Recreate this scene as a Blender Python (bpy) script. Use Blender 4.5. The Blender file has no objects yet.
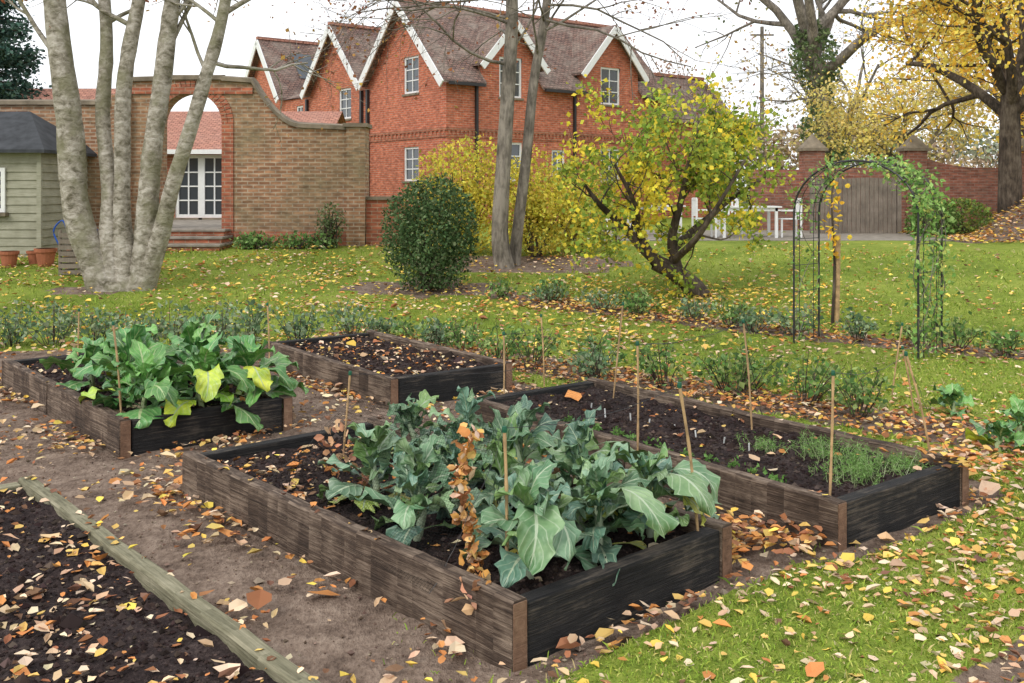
import bpy, math, random
import numpy as np
from mathutils import Vector
R=np.random.default_rng(11)
random.seed(5)
scene=bpy.context.scene
D2=math.radians

# ------------------------------------------------------------------ noise / terrain
def _h(ix,iy,seed):
    n=np.sin(ix*127.1+iy*311.7+seed*74.7)*43758.5453
    return n-np.floor(n)
def vn(x,y,seed=0):
    x=np.asarray(x,float);y=np.asarray(y,float)
    ix=np.floor(x);iy=np.floor(y);fx=x-ix;fy=y-iy
    fx=fx*fx*(3-2*fx);fy=fy*fy*(3-2*fy)
    a=_h(ix,iy,seed);b=_h(ix+1,iy,seed);c=_h(ix,iy+1,seed);d=_h(ix+1,iy+1,seed)
    return a+(b-a)*fx+(c-a)*fy+(a-b-c+d)*fx*fy
def fbm(x,y,seed=0,o=4):
    s=0;a=.5;f=1.
    for i in range(o):
        s=s+a*vn(np.asarray(x)*f+13*i,np.asarray(y)*f-7*i,seed+i);a*=.5;f*=2.03
    return s
def ss(t):
    t=np.clip(t,0,1);return t*t*(3-2*t)
def G(x,y):
    x=np.asarray(x,float);y=np.asarray(y,float)
    z=.6*ss((y-11)/10.)
    z=z+.9*ss((x-.452*y)/1.6)*ss((y-20.5)/4.)
    z=z+.06*(fbm(x*.5,y*.5,3)-.47)*ss((y-9)/3.)
    return z
def Gz(x,y): return float(G(x,y))
def inpoly(x,y,poly):
    x=np.asarray(x);y=np.asarray(y);c=np.zeros(x.shape,bool);n=len(poly);j=n-1
    for i in range(n):
        xi,yi=poly[i];xj,yj=poly[j]
        if yi!=yj:
            c^=((yi>y)!=(yj>y))&(x<(xj-xi)*(y-yi)/(yj-yi)+xi)
        j=i
    return c
def segd(x,y,a,b):
    ax,ay=a;bx,by=b;dx,dy=bx-ax,by-ay
    t=np.clip(((x-ax)*dx+(y-ay)*dy)/(dx*dx+dy*dy),0,1)
    return np.hypot(x-ax-t*dx,y-ay-t*dy)
PATH=[(0.02,3.36),(-.2,2.6),(-.1,1.2),(-8,1.2),(-9.5,9.0),(-6.5,10.4),(-4.2,10.7),(-2.3,10.7),(-1.2,10.2),(.12,8.85),(.6,8.2),(2.85,5.6),(2.5,5.32),(1.55,4.55),(1.25,4.5),(1.0,4.28)]
STR1=((4.6,5.7),(-1.9,11.6)); STR2=((6.2,9.4),(0.0,14.4))
def soilmask(x,y):
    x=np.asarray(x,float);y=np.asarray(y,float)
    w=.35*(fbm(x*2.2,y*2.2,9)-.47)
    xx=x+w;yy=y+w*.7
    m=inpoly(xx,yy,PATH)
    m|=(segd(xx,yy,*STR1)<.38)
    m|=(segd(xx,yy,*STR2)<.34)
    m|=inpoly(xx,yy,[(1.42,3.36),(2.02,3.88),(4.5,5.3),(4.9,1.5),(1.42,1.5)])
    m|=(np.hypot((xx+1.25)/1.3,(yy-15.1)/.7)<1)
    m|=(np.hypot((xx-.1)/2.0,(yy-17.4)/1.0)<1)
    m|=(np.hypot((xx+6.2)/.7,(yy-15.0)/.4)<1)
    m|=((xx>.452*yy-.3)&(yy>20.6))
    return m

# ------------------------------------------------------------------ mesh helpers
def link(ob,parent=None):
    scene.collection.objects.link(ob)
    if parent: ob.parent=parent
    return ob
def empty(name,loc=(0,0,0)):
    e=bpy.data.objects.new(name,None);e.empty_display_size=.2
    return link(e)
def mesh_np(name,V,F,mat,parent=None,col=None,uv=None,smooth=False):
    V=np.ascontiguousarray(V,np.float32);F=np.ascontiguousarray(F,np.int32)
    me=bpy.data.meshes.new(name);m,k=F.shape
    me.vertices.add(len(V));me.vertices.foreach_set('co',V.ravel())
    me.loops.add(m*k);me.loops.foreach_set('vertex_index',F.ravel())
    me.polygons.add(m);me.polygons.foreach_set('loop_start',np.arange(0,m*k,k,dtype=np.int32))
    me.polygons.foreach_set('use_smooth',np.full(m,smooth,bool))
    me.update(calc_edges=True)
    if col is not None:
        c=np.ones((len(V),4),np.float32);c[:,:3]=col
        a=me.attributes.new('Col','FLOAT_COLOR','POINT');a.data.foreach_set('color',c.ravel())
    if uv is not None:
        l=me.uv_layers.new(name='UVMap');l.data.foreach_set('uv',np.ascontiguousarray(uv,np.float32)[F.ravel()].ravel())
    me.materials.append(mat)
    return link(bpy.data.objects.new(name,me),parent)
def polymesh(name,V,F,mat,parent=None,smooth=False,uvoff=None):
    me=bpy.data.meshes.new(name);me.from_pydata([tuple(v) for v in V],[],F);me.update()
    if uvoff is None: uvoff=(0,0)
    l=me.uv_layers.new(name='UVMap')
    for p in me.polygons:
        n=p.normal;vs=[me.vertices[i].co for i in p.vertices]
        if abs(n.z)>.95:
            best=0;t=Vector((1,0,0))
            for i in range(len(vs)):
                e=vs[(i+1)%len(vs)]-vs[i]
                if e.length>best: best=e.length;t=e.normalized()
        else:
            t=Vector((0,0,1)).cross(n).normalized()
        b=n.cross(t)
        for li,vi in zip(p.loop_indices,p.vertices):
            c=me.vertices[vi].co
            l.data[li].uv=(c.dot(t)+uvoff[0],c.dot(b)+uvoff[1])
        p.use_smooth=smooth
    me.materials.append(mat)
    return link(bpy.data.objects.new(name,me),parent)
class MB:
    def __init__(s): s.V=[];s.F=[]
    def quad(s,*p):
        i=len(s.V);s.V+= [tuple(q) for q in p];s.F.append(tuple(range(i,i+len(p))))
    def obox(s,o,ex,ey,ez):
        o,ex,ey,ez=[np.array(q,float) for q in (o,ex,ey,ez)]
        if np.dot(np.cross(ex,ey),ez)<0: ex,ey=ey,ex
        i=len(s.V)
        for k in range(8):
            s.V.append(tuple(o+(ex if k&1 else 0)+(ey if k&2 else 0)+(ez if k&4 else 0)))
        for f in ((0,2,3,1),(4,5,7,6),(0,1,5,4),(2,6,7,3),(0,4,6,2),(1,3,7,5)): s.F.append(tuple(i+q for q in f))
    def box(s,x0,x1,y0,y1,z0,z1): s.obox((x0,y0,z0),(x1-x0,0,0),(0,y1-y0,0),(0,0,z1-z0))
    def beam(s,p,q,w,h):
        p=np.array(p,float);q=np.array(q,float);d=q-p;dn=d/np.linalg.norm(d)
        a=np.cross(dn,(0,0,1.));
        if np.linalg.norm(a)<1e-3:a=np.array((1.,0,0))
        a/=np.linalg.norm(a);b=np.cross(a,dn)
        s.obox(p-a*w/2-b*h/2,d,a*w,b*h)
    def make(s,name,mat,parent=None,bevel=0,**k):
        ob=polymesh(name,s.V,s.F,mat,parent,**k)
        if bevel:
            m=ob.modifiers.new('b','BEVEL');m.width=bevel;m.segments=2;m.limit_method='ANGLE'
        return ob
def cat(lst):
    V=[];F=[];n=0
    for v,f in lst: V.append(v);F.append(f+n);n+=len(v)
    return np.concatenate(V),np.concatenate(F)
def tube(P,r,k=6):
    P=np.asarray(P,float);r=np.asarray(r,float);n=len(P)
    T=np.gradient(P,axis=0);T/=np.linalg.norm(T,axis=1)[:,None]+1e-9
    ref=np.array((0,0,1.)) if abs(T[0,2])<.9 else np.array((1.,0,0))
    A=np.cross(T,ref);A/=np.linalg.norm(A,axis=1)[:,None]+1e-9;B=np.cross(T,A)
    an=np.arange(k)*2*np.pi/k
    V=(P[:,None]+r[:,None,None]*(np.cos(an)[None,:,None]*A[:,None]+np.sin(an)[None,:,None]*B[:,None])).reshape(-1,3)
    i=np.arange(n-1)[:,None]*k;j=np.arange(k)[None];j2=(j+1)%k
    F=np.stack([i+j,i+j2,i+k+j2,i+k+j],-1).reshape(-1,4)
    return V,F
def smoothline(P,m=5):
    P=np.asarray(P,float);Q=np.vstack([2*P[0]-P[1],P,2*P[-1]-P[-2]]);out=[]
    for i in range(1,len(Q)-2):
        for t in np.arange(m)/m:
            out.append(.5*((2*Q[i])+(-Q[i-1]+Q[i+1])*t+(2*Q[i-1]-5*Q[i]+4*Q[i+1]-Q[i+2])*t*t+(-Q[i-1]+3*Q[i]-3*Q[i+1]+Q[i+2])*t**3))
    out.append(P[-1]);return np.array(out)
def unit(v):
    v=np.asarray(v,float);return v/(np.linalg.norm(v,axis=-1,keepdims=True)+1e-9)
def leafgeo(P,size,kind='d',flat=0.,rng=R,curl=1.,width=1.,a=None):
    n=len(P);P=np.asarray(P,float)
    if a is None:
        a=unit(rng.normal(size=(n,3)))
    nn=unit(rng.normal(size=(n,3)))
    if flat>0:
        nn=unit(nn*(1-flat)+np.array((0,0,1.))*flat*1.5)
        a=rng.normal(size=(n,3))
    a=unit(a-nn*np.sum(a*nn,1)[:,None]);b=np.cross(nn,a)
    size=np.broadcast_to(size,(n,)).astype(float)
    if kind=='d':
        T=np.array([(0,0,0),(.45,.33*width,.1),(1,0,0),(.45,-.33*width,.1)]);F=np.array([(0,3,2),(0,2,1)])
    elif kind=='t':
        T=np.array([(0,.08,0),(0,-.08,0),(1,0,0)]);F=np.array([(0,1,2)])
    else:
        T=np.array([(0,0,0),(.22,.27*width,.12),(.6,.34*width,.16),(1,0,.1),(.62,-.32*width,.16),(.25,-.28*width,.1),(.5,0,-.02)]);F=np.array([(6,1,0),(6,2,1),(6,3,2),(6,4,3),(6,5,4),(6,0,5)])
    c=(rng.uniform(.3,1.8,n)*curl)[:,None,None]
    V=P[:,None]+size[:,None,None]*(T[None,:,0:1]*a[:,None]+T[None,:,1:2]*b[:,None]*rng.uniform(.55,1.3,n)[:,None,None]+T[None,:,2:3]*c*nn[:,None])
    if kind=='f': V=V+size[:,None,None]*rng.normal(0,.045,V.shape)
    k=len(T);FF=(F[None]+np.arange(n)[:,None,None]*k).reshape(-1,3)
    return V.reshape(-1,3),FF,k
def pal(n,cols,w=None,rng=R,var=.25):
    cols=np.array(cols,float);w=None if w is None else np.array(w,float)/sum(w)
    c=cols[rng.choice(len(cols),n,p=w)]
    return np.clip(c*rng.uniform(1-var,1+var,(n,1))*rng.uniform(.93,1.07,(n,3)),0,1)
def leaves(name,P,size,cols,mat,parent=None,kind='d',flat=0.,**k):
    V,F,kk=leafgeo(P,size,kind,flat,**k)
    return mesh_np(name,V,F,mat,parent,col=np.repeat(cols,kk,0))

# ------------------------------------------------------------------ materials
def newmat(name):
    m=bpy.data.materials.new(name);m.use_nodes=True;nt=m.node_tree
    return m,nt,nt.nodes['Principled BSDF']
def N(nt,t,**k):
    n=nt.nodes.new(t)
    for a,b in k.items(): setattr(n,a,b)
    return n
def noise(nt,vec,scale,detail=4,rough=.55,dist=0):
    n=N(nt,'ShaderNodeTexNoise');n.inputs['Scale'].default_value=scale;n.inputs['Detail'].default_value=detail;n.inputs['Roughness'].default_value=rough;n.inputs['Distortion'].default_value=dist
    if vec is not None: nt.links.new(vec,n.inputs['Vector'])
    return n.outputs['Fac']
def ramp(nt,fac,stops):
    r=N(nt,'ShaderNodeValToRGB');e=r.color_ramp.elements
    while len(e)<len(stops): e.new(.5)
    for i,(p,c) in enumerate(stops): e[i].position=p;e[i].color=(*c,1) if len(c)==3 else c
    nt.links.new(fac,r.inputs['Fac']);return r.outputs['Color']
def mix(nt,fac,a,b,mode='MIX'):
    m=N(nt,'ShaderNodeMix',data_type='RGBA',blend_type=mode)
    for s,v in ((m.inputs[0],fac),(m.inputs[6],a),(m.inputs[7],b)):
        if hasattr(v,'is_linked'): nt.links.new(v,s)
        elif isinstance(v,(int,float)): s.default_value=v
        else: s.default_value=(*v,1)
    return m.outputs[2]
def math_(nt,op,a,b=None,c=None):
    m=N(nt,'ShaderNodeMath',operation=op)
    for i,v in enumerate((a,b,c)):
        if v is None: continue
        if hasattr(v,'is_linked'): nt.links.new(v,m.inputs[i])
        else: m.inputs[i].default_value=v
    return m.outputs[0]
def bump(nt,bs,h,strength=.5,dist=.02):
    b=N(nt,'ShaderNodeBump');b.inputs['Strength'].default_value=strength;b.inputs['Distance'].default_value=dist
    nt.links.new(h,b.inputs['Height']);nt.links.new(b.outputs[0],bs.inputs['Normal'])
def gen(nt,kind='Object'):
    t=N(nt,'ShaderNodeTexCoord');return t.outputs[kind]
def vmul(nt,v,s):
    m=N(nt,'ShaderNodeMapping');m.inputs['Scale'].default_value=s;nt.links.new(v,m.inputs['Vector']);return m.outputs[0]
def simple(name,col,rough=.6,spec=.3,var=.15,sc=8,metal=0):
    m,nt,b=newmat(name);o=gen(nt);f=noise(nt,o,sc,4)
    c=ramp(nt,f,[(.3,tuple(x*(1-var) for x in col)),(.7,tuple(min(1,x*(1+var)) for x in col))])
    nt.links.new(c,b.inputs['Base Color']);b.inputs['Roughness'].default_value=rough;b.inputs['Specular IOR Level'].default_value=spec;b.inputs['Metallic'].default_value=metal
    return m
def leafmat(name,trans=.3):
    m,nt,b=newmat(name);nt.nodes.remove(b);a=N(nt,'ShaderNodeAttribute',attribute_name='Col')
    d=N(nt,'ShaderNodeBsdfDiffuse');nt.links.new(a.outputs['Color'],d.inputs['Color']);out=d.outputs[0]
    if trans>0:
        t=N(nt,'ShaderNodeBsdfTranslucent');nt.links.new(a.outputs['Color'],t.inputs['Color'])
        x=N(nt,'ShaderNodeMixShader');x.inputs[0].default_value=trans
        nt.links.new(d.outputs[0],x.inputs[1]);nt.links.new(t.outputs[0],x.inputs[2]);out=x.outputs[0]
    nt.links.new(out,nt.nodes['Material Output'].inputs['Surface'])
    return m
M_leaf=leafmat('foliage',.3);M_fallen=leafmat('fallen_leaf',0);M_grass=leafmat('grass_blade',0);M_needle=leafmat('dense_foliage',0)
def brick(name,c1,c2,mortar,dirt=(.2,.2,.15),dirtamt=.3,bw=.225,bh=.075,ms=.009,dsc=1.3):
    m,nt,b=newmat(name);uv=gen(nt,'UV')
    t=N(nt,'ShaderNodeTexBrick');nt.links.new(uv,t.inputs['Vector'])
    t.inputs['Scale'].default_value=1;t.inputs['Brick Width'].default_value=bw;t.inputs['Row Height'].default_value=bh;t.inputs['Mortar Size'].default_value=ms;t.inputs['Mortar Smooth'].default_value=.2
    t.inputs['Color1'].default_value=(*c1,1);t.inputs['Color2'].default_value=(*c2,1);t.inputs['Mortar'].default_value=(*mortar,1);t.inputs['Bias'].default_value=-.1
    f=noise(nt,uv,dsc,4,.65);g=ramp(nt,f,[(.42,(0,0,0)),(.66,(1,1,1))])
    g2=math_(nt,'MULTIPLY',g,dirtamt)
    c=mix(nt,g2,t.outputs['Color'],dirt)
    f2=noise(nt,vmul(nt,uv,(.5,1.4,1)),10,2);c=mix(nt,.75,c,ramp(nt,f2,[(.28,(.45,.45,.45)),(.72,(1.4,1.4,1.4))]),'MULTIPLY')
    nt.links.new(c,b.inputs['Base Color']);b.inputs['Roughness'].default_value=.85;b.inputs['Specular IOR Level'].default_value=.2
    return m
M_hbrick=brick('house_brick',(.60,.175,.09),(.43,.105,.055),(.48,.30,.22),(.34,.12,.075),.5)
M_gbrick=brick('garden_wall_brick',(.42,.225,.125),(.26,.125,.07),(.42,.33,.24),(.23,.19,.11),.75,ms=.012,dsc=.8)
M_rbrick=brick('red_trim_brick',(.46,.15,.08),(.33,.1,.06),(.38,.26,.18),(.22,.12,.08),.4)
M_fwall=brick('far_wall_brick',(.36,.14,.09),(.24,.09,.06),(.3,.2,.16),(.12,.11,.08),.5)
M_tile=brick('roof_tile',(.27,.165,.13),(.17,.11,.095),(.06,.045,.04),(.33,.28,.23),.6,.17,.11,.014)
M_tilered=brick('red_roof_tile',(.50,.24,.17),(.42,.19,.14),(.2,.1,.07),(.38,.22,.17),.4,.17,.11,.012)
M_white=simple('white_paint',(.78,.78,.76),.5,.4,.05)
M_black=simple('black_iron',(.02,.02,.022),.45,.5,.2)
M_coping=simple('stone_coping',(.22,.18,.13),.9,.2,.35,4)
M_step=simple('stone_step',(.26,.23,.19),.9,.2,.35,5)
M_terra=simple('terracotta',(.36,.13,.07),.8,.2,.2)
M_blue=simple('blue_plastic',(.02,.09,.4),.4,.4)
M_felt=simple('shed_felt',(.055,.058,.062),.9,.2,.3,5)
M_label=simple('plant_label',(.7,.7,.67),.5,.3,.03)
M_cane=simple('bamboo',(.46,.30,.15),.6,.3,.35,15)
M_cap=simple('cane_cap',(.01,.1,.05),.5,.4)
def glass():
    m,nt,b=newmat('window_glass');b.inputs['Base Color'].default_value=(.05,.06,.07,1);b.inputs['Roughness'].default_value=.08;b.inputs['Specular IOR Level'].default_value=.9
    bump(nt,b,noise(nt,gen(nt),2,2),.15,.02);return m
M_glass=glass()
def wood(name,cols,rough=.8,st=(1.2,22,1),bs=.5,spread=(.33,.52,.72)):
    m,nt,b=newmat(name);uv=gen(nt,'UV')
    g=noise(nt,vmul(nt,uv,st),3,6,.65,.6);l=noise(nt,uv,2.6,4,.65)
    f=math_(nt,'ADD',math_(nt,'MULTIPLY',g,.5),math_(nt,'MULTIPLY',l,.55))
    c=ramp(nt,f,[(spread[0],cols[0]),(spread[1],cols[1]),(spread[2],cols[2])])
    nt.links.new(c,b.inputs['Base Color']);b.inputs['Roughness'].default_value=rough;b.inputs['Specular IOR Level'].default_value=.25
    crack=noise(nt,vmul(nt,uv,(1,40,1)),4,4,.7)
    bump(nt,b,math_(nt,'ADD',g,crack),bs,.014);return m
M_wdark=wood('stained_board',((.010,.010,.011),(.030,.028,.027),(.14,.115,.09)),bs=.9,spread=(.38,.54,.66))
M_wbrown=wood('weathered_board',((.03,.021,.016),(.10,.068,.049),(.30,.225,.165)),bs=.9,spread=(.38,.51,.64))
M_wend=wood('board_end',((.06,.035,.022),(.21,.12,.075),(.33,.21,.135)),st=(9,9,1))
M_wgreen=wood('mossy_board',((.09,.085,.05),(.20,.185,.115),(.34,.31,.21)),spread=(.38,.5,.64))
M_shed=wood('shed_cladding',((.22,.21,.15),(.32,.31,.23),(.44,.42,.33)),bs=.2)
M_fence=wood('oak_fence',((.10,.085,.07),(.2,.165,.13),(.32,.27,.22)),st=(22,1.2,1))
def soilmat(name,c0,c1,c2):
    m,nt,b=newmat(name);o=gen(nt);f=noise(nt,o,9,5,.7);g=noise(nt,o,60,3,.7)
    c=ramp(nt,math_(nt,'ADD',math_(nt,'MULTIPLY',f,.5),math_(nt,'MULTIPLY',g,.5)),[(.35,c0),(.52,c1),(.68,c2)])
    nt.links.new(c,b.inputs['Base Color']);b.inputs['Roughness'].default_value=.95;b.inputs['Specular IOR Level'].default_value=.15
    bump(nt,b,math_(nt,'ADD',f,math_(nt,'MULTIPLY',g,.6)),1,.03);return m
M_soil=soilmat('bed_soil',(.014,.010,.010),(.040,.028,.026),(.11,.08,.07))
def groundmat():
    m,nt,b=newmat('lawn_and_path');o=gen(nt)
    a=N(nt,'ShaderNodeAttribute',attribute_name='Col')
    n1=noise(nt,o,.7,3);n2=noise(nt,o,6,4,.7);n3=noise(nt,vmul(nt,o,(1,.5,1)),45,3,.75)
    gf=math_(nt,'ADD',math_(nt,'MULTIPLY',n1,.35),math_(nt,'ADD',math_(nt,'MULTIPLY',n2,.3),math_(nt,'MULTIPLY',n3,.35)))
    gc=ramp(nt,gf,[(.34,(.08,.12,.02)),(.47,(.18,.24,.035)),(.56,(.27,.32,.055)),(.68,(.38,.38,.10))])
    sf=math_(nt,'ADD',math_(nt,'MULTIPLY',n2,.55),math_(nt,'MULTIPLY',n3,.45))
    sc=ramp(nt,sf,[(.33,(.08,.055,.042)),(.5,(.21,.152,.115)),(.66,(.34,.26,.2))])
    k=math_(nt,'ADD',a.outputs['Fac'],math_(nt,'MULTIPLY',math_(nt,'SUBTRACT',n2,.5),.8))
    kk=ramp(nt,k,[(.42,(0,0,0)),(.58,(1,1,1))])
    nt.links.new(mix(nt,kk,gc,sc),b.inputs['Base Color']);b.inputs['Roughness'].default_value=.95;b.inputs['Specular IOR Level'].default_value=.1
    bump(nt,b,math_(nt,'ADD',n2,n3),.8,.03);return m
M_ground=groundmat()
def barkmat(name,cols,st=(6,6,1.4),bs=.7,sc=3,k=.5,moss=None):
    m,nt,b=newmat(name);o=gen(nt);f=noise(nt,vmul(nt,o,st),sc,5,.65,.4);g=noise(nt,o,2.5,4,.6)
    c=ramp(nt,math_(nt,'ADD',math_(nt,'MULTIPLY',f,k),math_(nt,'MULTIPLY',g,1-k)),[(.38,cols[0]),(.49,cols[1]),(.6,cols[2])])
    if moss: c=mix(nt,ramp(nt,noise(nt,o,1.7,4,.65),[(.5,(0,0,0)),(.62,(.7,.7,.7))]),c,moss)
    nt.links.new(c,b.inputs['Base Color']);b.inputs['Roughness'].default_value=.85;b.inputs['Specular IOR Level'].default_value=.2
    bump(nt,b,f,bs,.04);return m
M_barkpale=barkmat('pale_bark',((.12,.105,.07),(.31,.275,.22),(.50,.455,.39)),(2,2,3),.9,4,.65,(.20,.19,.11))
M_barkmid=barkmat('grey_bark',((.08,.07,.055),(.18,.155,.125),(.31,.27,.22)))
M_barkdark=barkmat('dark_bark',((.03,.024,.018),(.08,.06,.045),(.15,.12,.09)))
def netmat(name,pattern):
    m,nt,b=newmat(name);nt.nodes.remove(b);b=N(nt,'ShaderNodeBsdfDiffuse');b.inputs['Color'].default_value=(.012,.014,.014,1)
    x=N(nt,'ShaderNodeMixShader');t=N(nt,'ShaderNodeBsdfTransparent')
    if pattern:
        uv=gen(nt,'UV');s=N(nt,'ShaderNodeSeparateXYZ');nt.links.new(uv,s.inputs[0])
        def line(v):
            f=math_(nt,'FRACT',math_(nt,'MULTIPLY',v,1/.02));return math_(nt,'LESS_THAN',f,.075)
        nt.links.new(math_(nt,'MAXIMUM',line(s.outputs[0]),line(s.outputs[1])),x.inputs[0])
    else: x.inputs[0].default_value=.07
    nt.links.new(t.outputs[0],x.inputs[1]);nt.links.new(b.outputs[0],x.inputs[2]);nt.links.new(x.outputs[0],nt.nodes['Material Output'].inputs['Surface'])
    return m
M_net=netmat('black_netting',True);M_net2=netmat('fine_netting',False)
def cabmat(name,base,light,vein,rough):
    m,nt,b=newmat(name);uv=gen(nt,'UV');s=N(nt,'ShaderNodeSeparateXYZ');nt.links.new(uv,s.inputs[0])
    au=math_(nt,'ABSOLUTE',s.outputs[0])
    mid=math_(nt,'LESS_THAN',au,math_(nt,'MULTIPLY_ADD',s.outputs[1],-.08,.12))
    sv=math_(nt,'SINE',math_(nt,'MULTIPLY',math_(nt,'SUBTRACT',s.outputs[1],math_(nt,'MULTIPLY',au,.28)),46.))
    svl=math_(nt,'GREATER_THAN',sv,.93)
    v=math_(nt,'MAXIMUM',mid,math_(nt,'MULTIPLY',svl,.5))
    o=gen(nt);f=noise(nt,o,9,4,.6);a=N(nt,'ShaderNodeAttribute',attribute_name='Col')
    c=ramp(nt,f,[(.35,base),(.65,light)]);c=mix(nt,1.,c,a.outputs['Color'],'MULTIPLY')
    c=mix(nt,v,c,vein);nt.links.new(c,b.inputs['Base Color'])
    b.inputs['Roughness'].default_value=rough;b.inputs['Specular IOR Level'].default_value=.5
    bump(nt,b,math_(nt,'ADD',math_(nt,'MULTIPLY',sv,-.35),noise(nt,o,38,2)),.6,.006)
    return m
M_broc=cabmat('broccoli_leaf',(.075,.165,.075),(.18,.29,.155),(.40,.48,.32),.42)
M_cabb=cabmat('cabbage_leaf',(.055,.17,.045),(.13,.30,.09),(.38,.46,.22),.36)

# ------------------------------------------------------------------ ground
def axis(d0,d1,st,lo,hi,g=1.12):
    c=list(np.arange(d0,d1,st));s=st;x=d1
    while x<hi: c.append(x);s*=g;x+=s
    c.append(hi);s=st;x=d0-st;l=[]
    while x>lo: l.append(x);s*=g;x-=s
    l.append(lo);return np.array(l[::-1]+c)
xs=axis(-6.5,6,.06,-400,400);ys=axis(1.4,12.5,.06,-20,700)
X,Y=np.meshgrid(xs,ys)
sm=soilmask(X,Y).astype(float)
Z=G(X,Y)+sm*(.05*(fbm(X*6,Y*6,21)-.47)-.01)*(Y<13)+(1-sm)*.012*(Y<13)
V=np.stack([X,Y,Z],-1).reshape(-1,3);nx=len(xs);ny=len(ys)
i=(np.arange(ny-1)[:,None]*nx+np.arange(nx-1)[None]).ravel()
F=np.stack([i,i+1,i+nx+1,i+nx],-1)
mesh_np('ground',V,F,M_ground,col=np.repeat(sm.reshape(-1,1),3,1),smooth=True)

# ------------------------------------------------------------------ raised beds
OCT=np.array([(1,0,0),(-1,0,0),(0,1,0),(0,-1,0),(0,0,1),(0,0,-1)],float)
OCF=np.array([(0,2,4),(2,1,4),(1,3,4),(3,0,4),(2,0,5),(1,2,5),(3,1,5),(0,3,5)])
def bed(c,ang,lu,lv,h=.23,fill=.17,long_mat=M_wbrown,short_mat=M_wdark,splits=1,seed=0,th=.078):
    rg=np.random.default_rng(seed)
    a=D2(ang);u=np.array((math.cos(a),math.sin(a),0));v=np.array((-math.sin(a),math.cos(a),0));c=np.array((c[0],c[1],0.))
    e=empty('raised_bed')
    k=0
    for s0 in (0,lu-th):
        cuts=[0]+[lv*(i+1)/(splits+1)+rg.uniform(-.15,.15) for i in range(splits)]+[lv]
        for t0,t1 in zip(cuts[:-1],cuts[1:]):
            hh=h+rg.uniform(-.008,.008);tw=u*rg.uniform(-.008,.008);nseg=14
            m=MB();o=c+u*s0+v*(t0+.003)+np.array((0,0,-.06));L=t1-t0-.006
            prof=[];
            for q in range(nseg+1):
                p=o+v*(L*q/nseg)+tw*q/nseg;zt=hh+.06+rg.normal(0,.0025);w0=rg.normal(0,.002)
                prof.append([p+u*w0,p+u*(th+w0),p+u*(th-.006+w0)+np.array((0,0,zt)),p+u*(th-.014+w0)+np.array((0,0,zt+.004)),p+u*(.012+w0)+np.array((0,0,zt+.004)),p+u*(.003+w0)+np.array((0,0,zt-.006))])
            for A,B in zip(prof[:-1],prof[1:]):
                for j in range(6): j2=(j+1)%6;m.quad(A[j],A[j2],B[j2],B[j])
            m.quad(*prof[0][::-1]);m.quad(*prof[-1])
            m.make('side_board_%d'%k,long_mat,e,uvoff=(rg.uniform(0,9),rg.uniform(0,9)));k+=1
            for tt in (t0,t1):
                if (tt==0 or tt==lv):
                    m=MB();m.obox(c+u*(s0+.006)+v*(tt-(.003 if tt==0 else .0))+np.array((0,0,-.05)),u*(th-.014),v*.004,(0,0,hh+.043))
                    m.make('board_end_%d'%k,M_wend,e,uvoff=(rg.uniform(0,9),0));k+=1
    for t0 in (.006,lv-th-.006):
        m=MB();hh=h-.012+rg.uniform(-.004,.004)
        m.obox(c+u*(th+.004)+v*t0+np.array((0,0,-.06)),u*(lu-2*th-.008),v*th,(0,0,hh+.06))
        m.make('end_board_%d'%k,short_mat,e,bevel=.008,uvoff=(rg.uniform(0,9),rg.uniform(0,9)));k+=1
    n=int((lu-2*th)/.02);mm=int((lv-2*th)/.02)
    S,T=np.meshgrid(np.linspace(th-.01,lu-th+.01,n),np.linspace(th-.01,lv-th+.01,mm))
    P=c+S[...,None]*u+T[...,None]*v
    def zz(x,y): return fill+.08*(fbm(x*8,y*8,5,5)-.47)+.05*(fbm(x*2,y*2,8)-.47)
    P=np.dstack([P[...,0],P[...,1],zz(P[...,0],P[...,1])]).reshape(-1,3)
    i=(np.arange(mm-1)[:,None]*n+np.arange(n-1)[None]).ravel()
    mesh_np('soil',P,np.stack([i,i+1,i+n+1,i+n],-1),M_soil,e,smooth=True)
    nc=int(lu*lv*1500);s=R.uniform(th+.02,lu-th-.02,nc);t=R.uniform(th+.02,lv-th-.02,nc)
    Q=c+s[:,None]*u+t[:,None]*v;Q[:,2]=zz(Q[:,0],Q[:,1])+.002
    VV=Q[:,None]+OCT[None]*R.uniform(.5,1.3,(nc,6,1))*np.exp(R.normal(math.log(.007),.6,nc))[:,None,None]*(1,1,.8)
    FF=(OCF[None]+np.arange(nc)[:,None,None]*6).reshape(-1,3)
    mesh_np('soil_clods',VV.reshape(-1,3),FF,M_fallen,e,col=np.repeat(pal(nc,[(.03,.021,.019),(.055,.039,.034),(.1,.075,.062)],[4,3,1]),6,0))
    return dict(c=c,u=u,v=v,lu=lu,lv=lv,h=h,fill=fill,e=e,zz=zz)
def bp(b,s,t,z=0): 
    p=b['c']+b['u']*s+b['v']*t;return np.array((p[0],p[1],z))
bC=bed((.0,3.54),42,1.31,2.76,seed=1,splits=1)
bB=bed((1.53,4.70),38,1.22,3.0,seed=2,splits=1)
bK=bed((-.95,7.8),37,1.2,2.45,seed=3,splits=0)
bA=bed((-2.5,6.37),40,1.22,3.0,seed=4,splits=1)
bD=bed((-1.69,1.99),41.2,1.6,3.25,h=.13,fill=.09,long_mat=M_wgreen,short_mat=M_wgreen,splits=0,seed=6,th=.08)
BL=[bC,bB,bK,bA,bD]
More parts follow.
